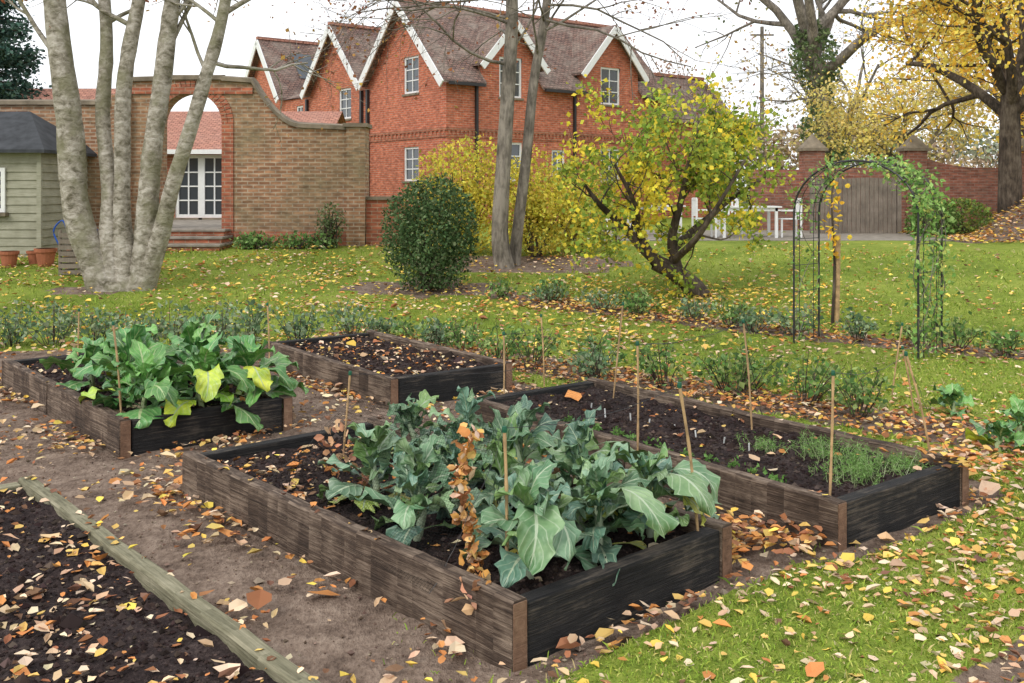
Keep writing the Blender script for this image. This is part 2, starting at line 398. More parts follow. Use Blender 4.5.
def inbed(x,y,mar=0.02):
    r=np.zeros(np.shape(x),bool)
    for b in BL:
        dx=x-b['c'][0];dy=y-b['c'][1];s=dx*b['u'][0]+dy*b['u'][1];t=dx*b['v'][0]+dy*b['v'][1]
        r|=(s>-mar)&(s<b['lu']+mar)&(t>-mar)&(t<b['lv']+mar)
    return r
n=14000;x=R.uniform(-4.5,2,n);y=R.uniform(2,9,n);k=soilmask(x,y)&~inbed(x,y);x=x[k];y=y[k];n=len(x)
VV=np.stack([x,y,G(x,y)],1)[:,None]+OCT[None]*R.uniform(.5,1.3,(n,6,1))*np.exp(R.normal(math.log(.005),.5,n))[:,None,None]*(1,1,.8)
FF=(OCF[None]+np.arange(n)[:,None,None]*6).reshape(-1,3)
mesh_np('path_crumbs',VV.reshape(-1,3),FF,M_fallen,col=np.repeat(pal(n,[(.13,.09,.068),(.2,.145,.11),(.32,.25,.19)]),6,0))

# ------------------------------------------------------------------ grass blades
def grass():
    P=[];S=[]
    for (x0,x1,y0,y1,den,sz) in ((-.5,4,2.6,6,8500,.026),(-1,6,6,10,2200,.036),(-7,8,10,14,600,.045),(-9,10,14,19,200,.055)):
        n=int((x1-x0)*(y1-y0)*den);x=R.uniform(x0,x1,n);y=R.uniform(y0,y1,n)
        k=(~soilmask(x,y)|(R.random(n)<.02))&~inbed(x,y)&(np.abs(x)<y*.56+.3)&(R.random(n)<.5+.8*fbm(x*3,y*3,31))
        x=x[k];y=y[k];P.append(np.stack([x,y,G(x,y)+.005],1));S.append(np.exp(R.normal(math.log(sz),.33,len(x))))
    P=np.concatenate(P);S=np.concatenate(S);n=len(P)
    a=unit(np.stack([R.normal(0,.9,n),R.normal(0,.9,n),np.ones(n)],1))
    w=unit(np.cross(a,R.normal(size=(n,3))))*(S*.06+.0006)[:,None]
    T=P+a*S[:,None];Mid=P+a*S[:,None]*.5+np.array((0,0,.004));
    T[:,2]-=S*.15
    V=np.stack([P-w,P+w,Mid+w*.8,T,Mid-w*.8],1).reshape(-1,3)
    i=np.arange(n)[:,None]*5
    F=np.concatenate([i+np.array([[0,1,2]]),i+np.array([[0,2,4]]),i+np.array([[4,2,3]])])
    c=pal(n,[(.19,.27,.04),(.28,.36,.055),(.13,.2,.03),(.42,.42,.12),(.46,.38,.19)],[4,4,1.6,2,.8])
    f=fbm(P[:,0]*.8,P[:,1]*.8,77);c=c*(.75+.65*f)[:,None]
    mesh_np('grass',V,F,M_grass,col=np.repeat(c,5,0))
grass()

# ------------------------------------------------------------------ fallen leaves
FCOL=[(.58,.26,.09),(.70,.47,.15),(.58,.40,.25),(.74,.58,.40),(.32,.14,.07),(.78,.58,.12),(.2,.11,.07)]
def scatter():
    P=[];S=[];C=[]
    def add(x,y,z,s,w):
        P.append(np.stack([x,y,z],1));S.append(s);C.append(pal(len(x),FCOL,w))
    n=90000;x=R.uniform(-5.8,3,n);y=R.uniform(2,11,n)
    edge=np.zeros(n)
    for b in BL:
        dx=x-b['c'][0];dy=y-b['c'][1];s=dx*b['u'][0]+dy*b['u'][1];t=dx*b['v'][0]+dy*b['v'][1]
        d=np.hypot(np.maximum(np.maximum(-s,s-b['lu']),0),np.maximum(np.maximum(-t,t-b['lv']),0))
        edge=np.maximum(edge,np.exp(-d/.2)*(.45 if b is bD else 1.))
    k=soilmask(x,y)&~inbed(x,y,.025)&(R.random(n)<(.07+.5*edge)*(.10+4.2*np.clip(fbm(x*1.6,y*1.6,51)-.36,0,1)))
    x,y=x[k],y[k];add(x,y,G(x,y)+R.uniform(.0,.04,len(x))+.01,np.exp(R.normal(math.log(.038),.38,len(x))),[3.6,2,4,3,3,.8,1.5])
    n=36000;x=R.uniform(-.5,6.5,n);y=R.uniform(2.6,11,n)
    k=~soilmask(x,y)&~inbed(x,y)&(R.random(n)<(.25+2.0*np.clip(fbm(x*1.1,y*1.1,52)-.33,0,1))*np.where(y<6.5,1.0,.2))
    x,y=x[k],y[k];add(x,y,G(x,y)+R.uniform(.010,.034,len(x)),np.exp(R.normal(math.log(.034),.36,len(x))),[2,3,3.5,5,1,2.2,.7])
    n=36000;x=R.uniform(-11,9,n);y=R.uniform(10,20,n)
    k=(R.random(n)<(.12+1.5*np.clip(fbm(x*.7,y*.9,53)-.3,0,1))*np.where(x<1.5,1.0,.28))
    x,y=x[k],y[k];add(x,y,G(x,y)+R.uniform(.02,.06,len(x)),np.exp(R.normal(math.log(.056),.25,len(x))),[2,4,3,3,1,4,.7])
    n=1500;x=R.normal(2.2,1.3,n);y=R.normal(13.9,1.0,n);add(x,y,G(x,y)+.04,np.full(n,.06),[1,4,1,1,0.3,6,.2])
    n=2500;x=R.uniform(9.5,15,n);y=R.uniform(20.5,26,n);add(x,y,G(x,y)+.04,np.full(n,.09),[3,4,2,1,1,3,.7])
    n=3600;t=R.random(n);x=4.6-6.5*t+R.normal(0,.3,n);y=5.7+5.9*t+R.normal(0,.3,n);k=~inbed(x,y,.05);x,y=x[k],y[k]
    add(x,y,G(x,y)+.03,np.full(len(x),.048),[4,2,2,1,3,.6,1.5])
    n=1400;t=R.random(n);x=6.2-6.2*t+R.normal(0,.3,n);y=9.4+5*t+R.normal(0,.3,n);add(x,y,G(x,y)+.03,np.full(n,.055),[4,2,2,1,3,.6,1.5])
    n=700;x=R.uniform(1.5,3,n);y=R.uniform(2.8,4.2,n);k=soilmask(x,y);x,y=x[k],y[k];add(x,y,G(x,y)+R.uniform(.01,.03,len(x)),np.full(len(x),.038),[4,2,3,2,3,.6,1.5])
    for b,n in ((bC,480),(bB,90),(bK,380),(bA,280),(bD,2100)):
        s=R.uniform(.08,b['lu']-.08,n);t=R.uniform(.08,b['lv']-.08,n)
        if b is bC: t=np.where(R.random(n)<.7,R.uniform(1.3,2.6,n),t)
        q=b['c']+s[:,None]*b['u']+t[:,None]*b['v'];
        if b is bD:
            k=R.random(n)<.10+3.2*np.clip(fbm(q[:,0]*2.2,q[:,1]*2.2,61)-.36,0,1);q=q[k];n=len(q)
        add(q[:,0],q[:,1],b['zz'](q[:,0],q[:,1])+R.uniform(.006,.025,n),np.exp(R.normal(math.log(.030),.45,n)),[3.6,1.5,4,3.4,2,.6,1])
        n=int(n*.05)+6;t=R.uniform(0,b['lv'],n);s=np.where(R.random(n)<.5,.03,b['lu']-.03);q=b['c']+s[:,None]*b['u']+t[:,None]*b['v'];add(q[:,0],q[:,1],np.full(n,b['h']+.01),np.full(n,.035),None)
    for (cx,cy,sx,n,z) in ((1.04,4.78,.13,160,.02),(2.45,5.5,.14,110,.2),(.12,6.25,.2,80,.05),(1.3,4.75,.12,90,.02)):
        x=R.normal(cx,sx,n);y=R.normal(cy,sx,n);k=~inbed(x,y,.02)|(z>.1);x,y=x[k],y[k];add(x,y,z+R.uniform(.0,.08,len(x)),np.full(len(x),.05),[5,2,2,0.6,3,.5,1])
    P=np.concatenate(P);S=np.concatenate(S);C=np.concatenate(C)
    V1,F1,k1=leafgeo(P,S*1.15,'f',.68)
    mesh_np('fallen_leaves',V1,F1,M_fallen,col=np.repeat(C,k1,0))
scatter()

# ------------------------------------------------------------------ brassicas
def bleaf(base,az,L,W,elev,droop,rg,lob=0.,ruf=.05,pet=.3,pw=.7):
    nu,nv=20,11
    s=np.linspace(0,1,nu)
    th=elev-droop*s**1.3
    ds=L/(nu-1);r=np.concatenate([[0],np.cumsum(np.cos(th[:-1])*ds)]);z=np.concatenate([[0],np.cumsum(np.sin(th[:-1])*ds)])
    d=np.array((math.cos(az),math.sin(az),0));sd=np.array((-math.sin(az),math.cos(az),0))
    q=np.clip((s-pet)/(1-pet),0,1)
    w=W*(np.sin(np.pi*q**pw)**.62)*(1+lob*np.sin(q*17+rg.uniform(0,6)))+.007*(1-.5*s)
    t=np.linspace(-1,1,nv)
    S,T=np.meshgrid(s,t,indexing='ij')
    ph=rg.uniform(0,6,4)
    edge=np.abs(T)**1.7
    Wm=w[:,None]
    tn=np.sin(th)[:,None];cn=np.cos(th)[:,None]
    sg=np.sign(T)
    cup=rg.uniform(-.25,.55)*np.abs(T)*Wm
    qq=(q[:,None]>0)*np.minimum(1,q[:,None]*4)
    rf=ruf*edge*qq*(np.sin(S*15+ph[0]+sg*1.7)+.7*np.sin(S*27+ph[1]+sg*2.3)+.35*np.sin(S*41+ph[2]))
    off=cup+rf+ .012*np.sin(S*21+ph[3])*np.abs(T)*qq
    wig=1+.13*np.sin(S*23+ph[1]+sg*2)*edge+.10*np.sin(S*39+ph[2]+sg)*edge
    tw=rg.uniform(-.7,.7)*s[:,None,None]
    bend=rg.normal(0,.3)*L*(s**2)
    P=np.array(base)+ r[:,None,None]*d + z[:,None,None]*np.array((0,0,1.)) + bend[:,None,None]*sd*.5+ (T*Wm*wig)[...,None]*(sd*np.cos(tw)+np.array((0,0,1))*np.sin(tw)) + off[...,None]*(-tn[...,None]*d+cn[...,None]*np.array((0,0,1.)))
    V=P.reshape(-1,3);i=(np.arange(nu-1)[:,None]*nv+np.arange(nv-1)[None]).ravel()
    F=np.stack([i,i+1,i+nv+1,i+nv],-1);uv=np.stack([T,S],-1).reshape(-1,2)
    return V,F,uv
YEL=[np.array((5.2,2.5,.8)),np.array((4.2,2.4,.9)),np.array((3.0,2.1,.8))]
def brassica(name,p,h,nl,L,W,mat,seed,tints,lob=0.,ruf=.04,el=(-.1,1.25),pw=.7,yel=.14,extra=()):
    rg=np.random.default_rng(seed);VV=[];FF=[];UU=[];CC=[];n=0
    stem=[np.array(p)+np.array((rg.normal(0,.015),rg.normal(0,.015),h*k)) for k in (0,.3,.6)]
    stem[0]=np.array(p)-(0,0,.03)
    v,f=tube(stem,[.02,.018,.012],7);VV.append(v);FF.append(f);UU.append(np.zeros((len(v),2)));CC.append(np.full((len(v),3),1.3));n+=len(v)
    for i in range(nl):
        k=i/(nl-1);az=i*2.4+rg.uniform(-.5,.5)
        zz=h*(.08+.55*k);e=el[0]+(el[1]-el[0])*k**.8+rg.uniform(-.3,.3)
        l=L*(1-.4*k)*rg.uniform(.65,1.3);b=np.array(p)+np.array((0,0,zz))
        v,f,u=bleaf(b,az,l,W*rg.uniform(.65,1.3)*(1-.35*k),e+.35,rg.uniform(.8,2.),rg,lob,ruf*(1-.3*k),rg.uniform(.22,.42),pw)
        t=np.array(tints[rg.integers(len(tints))])*rg.uniform(.75,1.4)
        if k<.3 and rg.random()<yel: t=YEL[rg.integers(3)]
        VV.append(v);FF.append(f+n);UU.append(u);CC.append(np.tile(t,(len(v),1)));n+=len(v)
    for (az,l,w_,z_,t) in extra:   # big drooping outer leaves
        v,f,u=bleaf(np.array(p)+(0,0,z_),az,l,w_,.75,2.5,rg,lob*.5,ruf,.35,.8)
        VV.append(v);FF.append(f+n);UU.append(u);CC.append(np.tile(np.array(t,float),(len(v),1)));n+=len(v)
    return mesh_np(name,np.concatenate(VV),np.concatenate(FF),mat,None,col=np.concatenate(CC),uv=np.concatenate(UU),smooth=True)
TB=[(1,1,1),(1.2,1.12,1.3),(.8,.9,.85),(1.4,1.25,1.15),(1.35,1.25,.8),(.95,1.0,1.35)]
FR=D2(42-90)  # direction out over the short end
EX={0:[(FR-.5,.42,.085,.22,(1.3,1.25,1.1)),(FR+.1,.40,.07,.2,(1.1,1.1,1.2))],1:[(FR-.2,.45,.09,.24,(1.5,1.35,1.2)),(FR+.5,.36,.07,.2,(1.,1.,1.))],2:[(FR-.1,.42,.09,.24,(1.3,1.2,1.)),(FR+.6,.4,.085,.24,(1.2,1.2,1.1)),(FR+.3,.34,.05,.16,(4.2,2.4,.9))],3:[(FR+1.1,.42,.085,.28,(1.3,1.2,1.))],6:[(2.6,.4,.07,.25,(1.2,1.1,1.2))]}
for i,(s,t,h,L) in enumerate([(.36,.30,.38,.36),(.72,.26,.40,.36),(1.05,.26,.36,.34),(1.0,.64,.50,.36),(.60,.72,.50,.36),(.27,.93,.40,.33),(.66,1.12,.46,.33),(1.02,1.06,.50,.35),(.36,1.42,.36,.30),(1.02,1.5,.46,.33),(.98,1.92,.38,.29),(.82,.46,.50,.3)]):
    brassica('broccoli_plant',bp(bC,s,t,.16),h,23,L,.066,M_broc,100+i,TB,lob=.22,ruf=.018,extra=EX.get(i,()))
TC=[(1,1,1),(1.2,1.15,.9),(.75,.85,.8),(1.4,1.25,1.)]
FA=D2(40-90)
EA={0:[(FA,.42,.09,.2,(1.1,1.05,1))],1:[(FA-.2,.46,.085,.22,(4.6,2.3,.9)),(FA+.5,.45,.1,.22,(1.2,1.1,1))],2:[(FA-.4,.44,.085,.22,(5.,2.3,.8)),(FA+.2,.42,.1,.2,(1,1,1))]}
for i,(s,t,h,L) in enumerate([(.25,.25,.36,.46),(.65,.22,.40,.44),(1.0,.25,.36,.44),(.3,.7,.48,.48),(.8,.7,.50,.48),(.45,1.15,.46,.44),(.95,1.15,.46,.44),(.3,1.5,.38,.38)]):
    brassica('cabbage_plant',bp(bA,s,t,.16),h,20,L,.105,M_cabb,200+i,TC,ruf=.022,el=(-.05,1.15),pw=.85,extra=EA.get(i,()))

# small leafy plants
def leafy(name,x,y,r,h,n,size,cols,w=None,stems=8,z=None,kind='d',rg=R,mat=None):
    z0=Gz(x,y) if z is None else z
    e=empty(name);T=[];P=[]
    for i in range(stems):
        a=rg.uniform(0,6.28);rr=r*math.sqrt(rg.random())
        tip=np.array((x+rr*math.cos(a),y+rr*math.sin(a),z0+h*rg.uniform(.55,1.)*(1-.3*rr/r)))
        b=np.array((x+rr*.2*math.cos(a),y+rr*.2*math.sin(a),z0-.02));m=(b+tip)/2+(rg.normal(0,.03),rg.normal(0,.03),.04)
        L=smoothline([b,m,tip],4);T.append(tube(L,np.linspace(.006,.002,len(L)),4))
        k=max(1,n//stems);q=rg.uniform(.25,1,k)**.8;idx=(q*(len(L)-1)).astype(int)
        P.append(L[idx]+rg.normal(0,.2*r,(k,3))*(1,1,.5))
    v,f=cat(T);mesh_np('stems',v,f,M_barkdark,e)
    P=np.concatenate(P);P[:,2]=np.maximum(P[:,2],z0+.01)
    leaves('leaves',P,rg.uniform(.7,1.3,len(P))*size,pal(len(P),cols,w,var=.35),mat or M_leaf,e,kind)
    return e
GR=[(.14,.26,.07),(.21,.34,.11),(.10,.18,.06),(.32,.40,.15)]
BG=[(.16,.26,.13),(.25,.34,.2),(.12,.2,.1),(.33,.4,.24)]
rg=np.random.default_rng(3)
for t in np.linspace(.02,.98,19):
    if .08<t<.25: continue
    x=4.6-6.5*t+rg.normal(0,.14);y=5.7+5.9*t+rg.normal(0,.14)
    if inbed(np.array([x]),np.array([y]),.2)[0]: continue
    leafy('rose_bush',x,y,.3*rg.uniform(.7,1.2),.5*rg.uniform(.75,1.15),230,.055,GR if rg.random()<.6 else BG,stems=13,rg=rg)
for t in np.linspace(.0,1,17):
    leafy('rose_bush',6.2-6.2*t+rg.normal(0,.14),9.4+5*t+rg.normal(0,.14),.3*rg.uniform(.7,1.2),.45*rg.uniform(.7,1.15),190,.06,GR if rg.random()<.6 else BG,stems=12,rg=rg)
for x in np.linspace(-6.2,-2.3,10):
    leafy('sage_plant',x+rg.normal(0,.1),10.7+rg.normal(0,.25),.34,.6,260,.06,BG,stems=13,rg=rg)
for (x,y) in ((3.15,6.45),(3.5,6.9),(3.3,7.5)):
    brassica('young_cabbage',(x,y,0),.18,12,.24,.07,M_cabb,int(x*100),TC,ruf=.012,pw=.85)
for (s,t,r,h,n) in ((.75,.35,.17,.15,520),(.85,.68,.15,.13,380),(.55,.28,.12,.12,260),(.95,.25,.1,.12,200),(.7,.95,.1,.1,140)):
    p=bp(bB,s,t);e=empty('carrot_tops');b0=p+np.array((0,0,.17))+rg.normal(0,1,(n//6,3))*(r*.6,r*.6,.005)
    A0=unit(rg.normal(0,.6,(n//6,3))+(0,0,1.1));LL=rg.uniform(.5,1.1,n//6)*h
    T=[tube([b,b+a*l*.6,b+a*l+(0,0,-.02)],[.0015,.001,.0006],3) for b,a,l in zip(b0,A0,LL)];v,f=cat(T);mesh_np('stalks',v,f,M_cabb,e)
    ii=rg.integers(0,n//6,n*4);q=rg.uniform(.3,1,n*4);P=b0[ii]+A0[ii]*(LL[ii]*q)[:,None]+rg.normal(0,.008,(n*4,3))
    leaves('fronds',P,rg.uniform(.012,.03,n*4),pal(n*4,[(.2,.36,.09),(.28,.44,.15),(.14,.26,.07)]),M_leaf,e,'t',rng=rg)
for t in np.linspace(.5,2.2,12):
    s=.22+rg.normal(0,.03);p=bp(bB,s,t);n=30
    leaves('seedling_plant',p+np.array((0,0,.175))+np.abs(rg.normal(0,1,(n,3)))*(.03,.03,.02)-(.015,.015,0),.03,pal(n,[(.2,.34,.1),(.12,.24,.06)]),M_leaf,None,'d',rng=rg)
for i,t in enumerate(np.linspace(1.0,2.4,8)):
    p=bp(bB,.6+.03*math.sin(i*3),t,.15);m=MB();d=np.array((.007,.005,0))
    m.obox(p,d*1.3,(-.001,.002,0),(.008*math.sin(i*2.),.01*math.cos(i*3),.065));m.make('plant_label',M_label)

# ------------------------------------------------------------------ canes and nets
CT={}
def cane(key,x,y,z0,tx,ty,tz,r=.006):
    e=empty('bamboo_cane');L=smoothline([(x,y,z0-.1),((x+tx)/2+.004,(y+ty)/2,(z0+tz)/2),(tx,ty,tz)],6)
    rr=np.full(len(L),r);rr[3::4]*=1.25
    v,f=tube(L,rr,7);mesh_np('cane',v,f,M_cane,e,smooth=True)
    v,f=tube([(tx,ty,tz-.012),(tx,ty,tz),(tx,ty,tz+.012),(tx,ty,tz+.014)],[.010,.011,.009,.001],8);mesh_np('cap',v,f,M_cap,e)
    CT[key]=np.array((tx,ty,tz))
cane(1,-1.0,5.9,.17,-.955,5.9,.62);cane(2,-.02,3.93,.2,-.03,3.95,.755,.0065);cane(3,.82,4.36,.2,.73,4.36,.85,.0065)
cane(4,.72,5.74,.2,.72,5.74,.82);cane(5,1.56,4.92,.18,1.58,4.92,.80,.0065);cane(6,2.36,5.58,.18,2.19,5.56,.79)
cane(7,1.54,6.4,.18,1.48,6.4,.86);cane(8,.73,7.3,.18,.81,7.3,.87);cane(9,-.06,7.25,.18,-.06,7.25,.66)
cane(10,-2.6,6.67,.2,-2.66,6.67,.81,.007);cane(11,-3.7,8.5,.2,-3.68,8.5,.68);cane(12,-2.12,8.75,.1,-2.14,8.75,.7);cane(13,.28,8.6,0,.25,8.6,.62)
cane(14,2.95,7.3,0,2.85,7.3,.55);cane(15,3.1,8.2,0,3.2,8.2,.6)
def netpatch(corners,n=24,sag=.08,wr=.015,seed=0):
    a,b,c,d=[np.array(q,float) for q in corners]
    u,v=np.meshgrid(np.linspace(0,1,n),np.linspace(0,1,n));U=u[...,None];W=v[...,None]
    P=(a*(1-U)+b*U)*(1-W)+(d*(1-U)+c*U)*W
    P[...,2]-=sag*4*u*(1-u)*(.4+.6*4*v*(1-v))
    P+=wr*(np.dstack([fbm(u*7+seed,v*7,1),fbm(u*7,v*7+seed,2),fbm(u*5+seed,v*9,3)])-.47)*2
    i=(np.arange(n-1)[:,None]*n+np.arange(n-1)[None]).ravel()
    lu=np.linalg.norm(b-a);lv=np.linalg.norm(d-a)
    return P.reshape(-1,3),np.stack([i,i+1,i+n+1,i+n],-1),np.stack([u*lu,v*lv],-1).reshape(-1,2)
def net(name,plist,mat,**k):
    V=[];F=[];U=[];n=0;C=[]
    for j,c in enumerate(plist):
        v,f,u=netpatch(c,seed=j*3.1,**k);V.append(v);F.append(f+n);U.append(u);n+=len(v)
        for L in (v[:24],v[-24:]): C.append(tube(L,np.full(24,.0014),4))
    e=empty(name)
    mesh_np('mesh',np.concatenate(V),np.concatenate(F),mat,e,uv=np.concatenate(U),smooth=True)
    v,f=cat(C);mesh_np('edge_cord',v,f,M_black,e)
bk=np.array((.35,6.05,.66))
net('bird_net',[ (bp(bC,-.02,2.0,.16),CT[1]-(0,0,.15),CT[2],bp(bC,-.02,.45,.15)),
   (CT[1],bk,CT[3],CT[2])],M_net,sag=.1)
net('bird_net',[(CT[9],CT[8],CT[7],CT[4]),(CT[4],CT[7],CT[6],CT[5]),(CT[8],bp(bB,1.25,2.9,.2),bp(bB,1.25,1.4,.2),CT[7]),(CT[7],bp(bB,1.25,1.4,.2),bp(bB,1.25,.1,.2),CT[6])],M_net2,sag=.12)
n=190;z=R.uniform(.16,.76,n);P=np.stack([-.17+.03*np.sin(z*9)+R.normal(0,.018,n),np.full(n,4.0)+R.normal(0,.03,n)-.28*np.clip(.5-z,0,1),z],1)
leaves('snagged_leaves',P,R.uniform(.03,.055,n),pal(n,[(.66,.32,.1),(.72,.44,.16),(.4,.18,.08),(.66,.48,.32)]),M_fallen,None,'f')
for (x,y,z0,z1,n) in ((-.93,5.3,.2,.5,40),(.27,4.6,.25,.45,20),(-.12,3.72,.14,.26,24),(-.75,4.9,.2,.4,25)):
    z=R.uniform(z0,z1,n);P=np.stack([x+R.normal(0,.04,n),y+R.normal(0,.04,n),z],1)
    leaves('snagged_leaves',P,R.uniform(.035,.06,n),pal(n,[(.5,.25,.14),(.42,.22,.14),(.6,.38,.22)]),M_fallen,None,'f')

# ------------------------------------------------------------------ trees
def grow(rng,p,d,L,r,lev,out,tips,nch=(3,5),trop=.15,wob=.25,ratio=.62,spread=.8,rmin=.004,nseg=6):
    P=[np.array(p,float)];d=unit(d)
    for i in range(nseg):
        d=unit(d+rng.normal(0,wob/2,3)+np.array((0,0,trop/2)));P.append(P[-1]+d*L/nseg)
    P=np.array(P);rr=np.linspace(r,max(r*.4,rmin*.6),len(P));out.append((P,rr,lev))
    if lev<=1: tips.append(P[len(P)//3:])
    if lev<=0: return
    for c in range(rng.integers(nch[0],nch[1]+1)):
        t=rng.uniform(.3,1.);i=min(int(t*nseg),nseg-1);q=P[i]+(P[i+1]-P[i])*(t*nseg-i)
        dd=unit(P[i+1]-P[i]);s=unit(np.cross(dd,rng.normal(size=3)))
        nd=unit(dd*(1-.4*spread)+s*spread*rng.uniform(.6,1.2))
        grow(rng,q,nd,L*ratio*rng.uniform(.75,1.15),max(rr[i]*.6,rmin),lev-1,out,tips,nch,trop,wob,ratio,spread,rmin,max(3,nseg-1))
def woodmesh(out,name,mat,parent,k0=8):
    v,f=cat([tube(P,r,{0:3,1:4,2:5}.get(l,k0)) for P,r,l in out])
    return mesh_np(name,v,f,mat,parent,smooth=True)
def tippts(tips,n,jit,rng):
    T=np.concatenate(tips);i=rng.integers(0,len(T),n);return T[i]+rng.normal(0,jit,(n,3))
def station(Y0):
    def f(px,py,dy=0.):
        Yd=Y0+dy;return np.array(((px-512)*Yd/1000,Yd,1.7-(py-190)*Yd/1000))
    return f

# --- multi-stemmed pale tree (left)
rg=np.random.default_rng(21)
e=empty('multi_stem_tree');out=[];tips=[]
S15=station(15.0)
stems=[([(108,298),(93,262),(76,200),(68,120),(60,40),(48,-60),(30,-200)],[.27,.215,.20,.19,.17,.14,.09],0),
([(115,296),(111,250),(108,190),(104,120),(106,50),(100,-40),(85,-200)],[.24,.17,.115,.11,.10,.08,.05],.25),
([(125,296),(126,255),(122,195),(122,120),(130,50),(142,-30),(160,-190)],[.24,.16,.12,.12,.11,.09,.06],.1),
([(138,298),(143,262),(150,195),(154,130),(166,55),(176,-30),(185,-200)],[.22,.19,.155,.14,.13,.11,.07],-.1),
([(142,298),(152,262),(165,215),(180,165),(202,85),(226,5),(252,-170)],[.2,.15,.12,.11,.10,.085,.05],-.3)]
for pts,rr,dy in stems:
    L=smoothline([S15(a,b,dy*min(1,i/3)) for i,(a,b) in enumerate(pts)],6)
    L+=np.stack([.02*np.sin(np.arange(len(L))*.45+dy*9),0*np.arange(len(L)),0*np.arange(len(L))],1)
    r=np.interp(np.linspace(0,len(rr)-1,len(L)),range(len(rr)),rr)*(1+.03*rg.normal(size=len(L)));out.append((L,r,5))
    for t in (.74,.82,.9,.98):
        i=int(t*(len(L)-1));grow(rg,L[i],unit(rg.normal(size=3)*(1,1,.3)+(0,0,.9)),rg.uniform(1.4,2.2),r[i]*.4,2,out,tips,(3,5),.05,.3)
for a,b,r0 in (((222,15),(258,-8),.045),((60,60),(28,20),.045),((165,60),(190,20),.045),((205,70),(185,20),.03)):
    p=S15(*a);q=S15(*b);grow(rg,p,q-p,1.8,r0,2,out,tips,(3,5),.06,.25)
for a in (0.3,1.7,2.9,4.2,5.4):
    b=S15(126,300);L=smoothline([b+(0,0,.32),b+(.28*math.cos(a),.22*math.sin(a),.08),b+(.5*math.cos(a),.38*math.sin(a),-.08)],5);out.append((L,np.linspace(.14,.05,len(L)),5))
woodmesh(out,'trunks',M_barkpale,e,14)
P=tippts(tips,900,.12,rg);leaves('leaves',P,rg.uniform(.06,.11,len(P)),pal(len(P),[(.45,.2,.08),(.6,.36,.1),(.3,.12,.06)]),M_leaf,e,'d',rng=rg)

# --- two-stemmed tree in the middle
e=empty('twin_stem_tree');out=[];tips=[];rg=np.random.default_rng(8)
S17=station(17.0)
for pts,rr,dy in (([(506,276),(500,235),(503,170),(508,90),(512,10),(508,-90),(500,-220)],[.19,.15,.135,.125,.11,.09,.05],0),
    ([(513,276),(517,235),(526,160),(534,80),(546,10),(556,-90),(575,-220)],[.13,.105,.095,.085,.08,.06,.03],.3)):
    L=smoothline([S17(a,b,dy) for a,b in pts],6);r=np.interp(np.linspace(0,len(rr)-1,len(L)),range(len(rr)),rr);out.append((L,r,5))
    for t in np.linspace(.56,.98,9):
        i=int(t*(len(L)-1));grow(rg,L[i],unit(rg.normal(size=3)*(1,.8,.2)+(0,0,.8)),rg.uniform(1.4,2.4),r[i]*.28,2,out,tips,(3,5),.02,.3)
for a,b in (((512,20),(440,-15)),((546,20),(600,15)),((512,50),(545,5)),((546,30),(590,-10)),((512,0),(400,-10)),((548,5),(640,-5)),((510,-10),(350,-25))):
    p=S17(*a);q=S17(*b);grow(rg,p,q-p,2.6,.026,2,out,tips,(4,6),-.10,.3)
woodmesh(out,'trunks',M_barkmid,e,10)
P=tippts(tips,1900,.12,rg);leaves('leaves',P,rg.uniform(.05,.1,len(P)),pal(len(P),[(.38,.16,.08),(.5,.3,.1),(.24,.1,.06)]),M_leaf,e,'d',rng=rg)

# --- apple tree
e=empty('apple_tree');out=[];tips=[];rg=np.random.default_rng(33)
S14=station(14.5)
def limb(f,pts,rr,lev=2,n=6,L0=.75,tr=.1):
    L=smoothline([f(*p) for p in pts],5);r=np.interp(np.linspace(0,len(rr)-1,len(L)),range(len(rr)),rr);out.append((L,r,5))
    for t in np.linspace(.4,1,n):
        i=int(t*(len(L)-1));grow(rg,L[i],unit(rg.normal(size=3)+(0,0,.35)),L0*rg.uniform(.7,1.2),r[i]*.4,lev,out,tips,(3,4),tr,.35,.6)
limb(S14,[(700,300),(692,286),(674,272),(655,262)],[.20,.15,.13,.12],0,0)
limb(S14,[(668,270),(645,250),(622,225),(600,205,-.3),(585,185,-.4)],[.10,.08,.06,.04,.02])
limb(S14,[(655,262,0),(640,235,.4),(628,190,.7),(630,150,.7)],[.08,.055,.04,.02])
limb(S14,[(678,273),(672,240),(680,205,-.2),(690,160,-.2),(700,120,-.2)],[.095,.07,.05,.035,.02],2,7)
limb(S14,[(672,250),(700,225,.3),(730,200,.4),(768,175,.5)],[.07,.055,.035,.02],2,7)
limb(S14,[(672,262),(695,240,-.6),(715,210,-.9),(745,160,-.9)],[.06,.045,.03,.02])
limb(S14,[(640,240),(635,205,-.6),(615,165,-.9)],[.05,.035,.02])
limb(S14,[(685,190),(720,150,.1),(755,125,.2)],[.035,.025,.015],2,6)
for a in range(26):
    T_=np.concatenate(tips);b=T_[rg.integers(0,len(T_))];grow(rg,b,(rg.normal(0,.2),rg.normal(0,.2),1),rg.uniform(.3,.6),.008,0,out,tips,trop=.1)
woodmesh(out,'trunk',M_barkdark,e,9)
P=tippts(tips,8200,.085,rg)
yel=fbm(P[:,0]*1.6,P[:,2]*1.6,5)
c=pal(len(P),[(.78,.66,.07),(.66,.62,.08),(.86,.66,.08)],rng=rg);g=pal(len(P),[(.24,.34,.06),(.42,.48,.09)],rng=rg)
c=np.where((rg.random(len(P))<np.clip((yel-.34)*4,.25,.9)*np.clip((1.0-(P[:,0]-1.9)*.2),.35,1.2))[:,None],c,g)
leaves('leaves',P,rg.uniform(.055,.10,len(P)),c,M_leaf,e,'d',rng=rg,width=1.3)

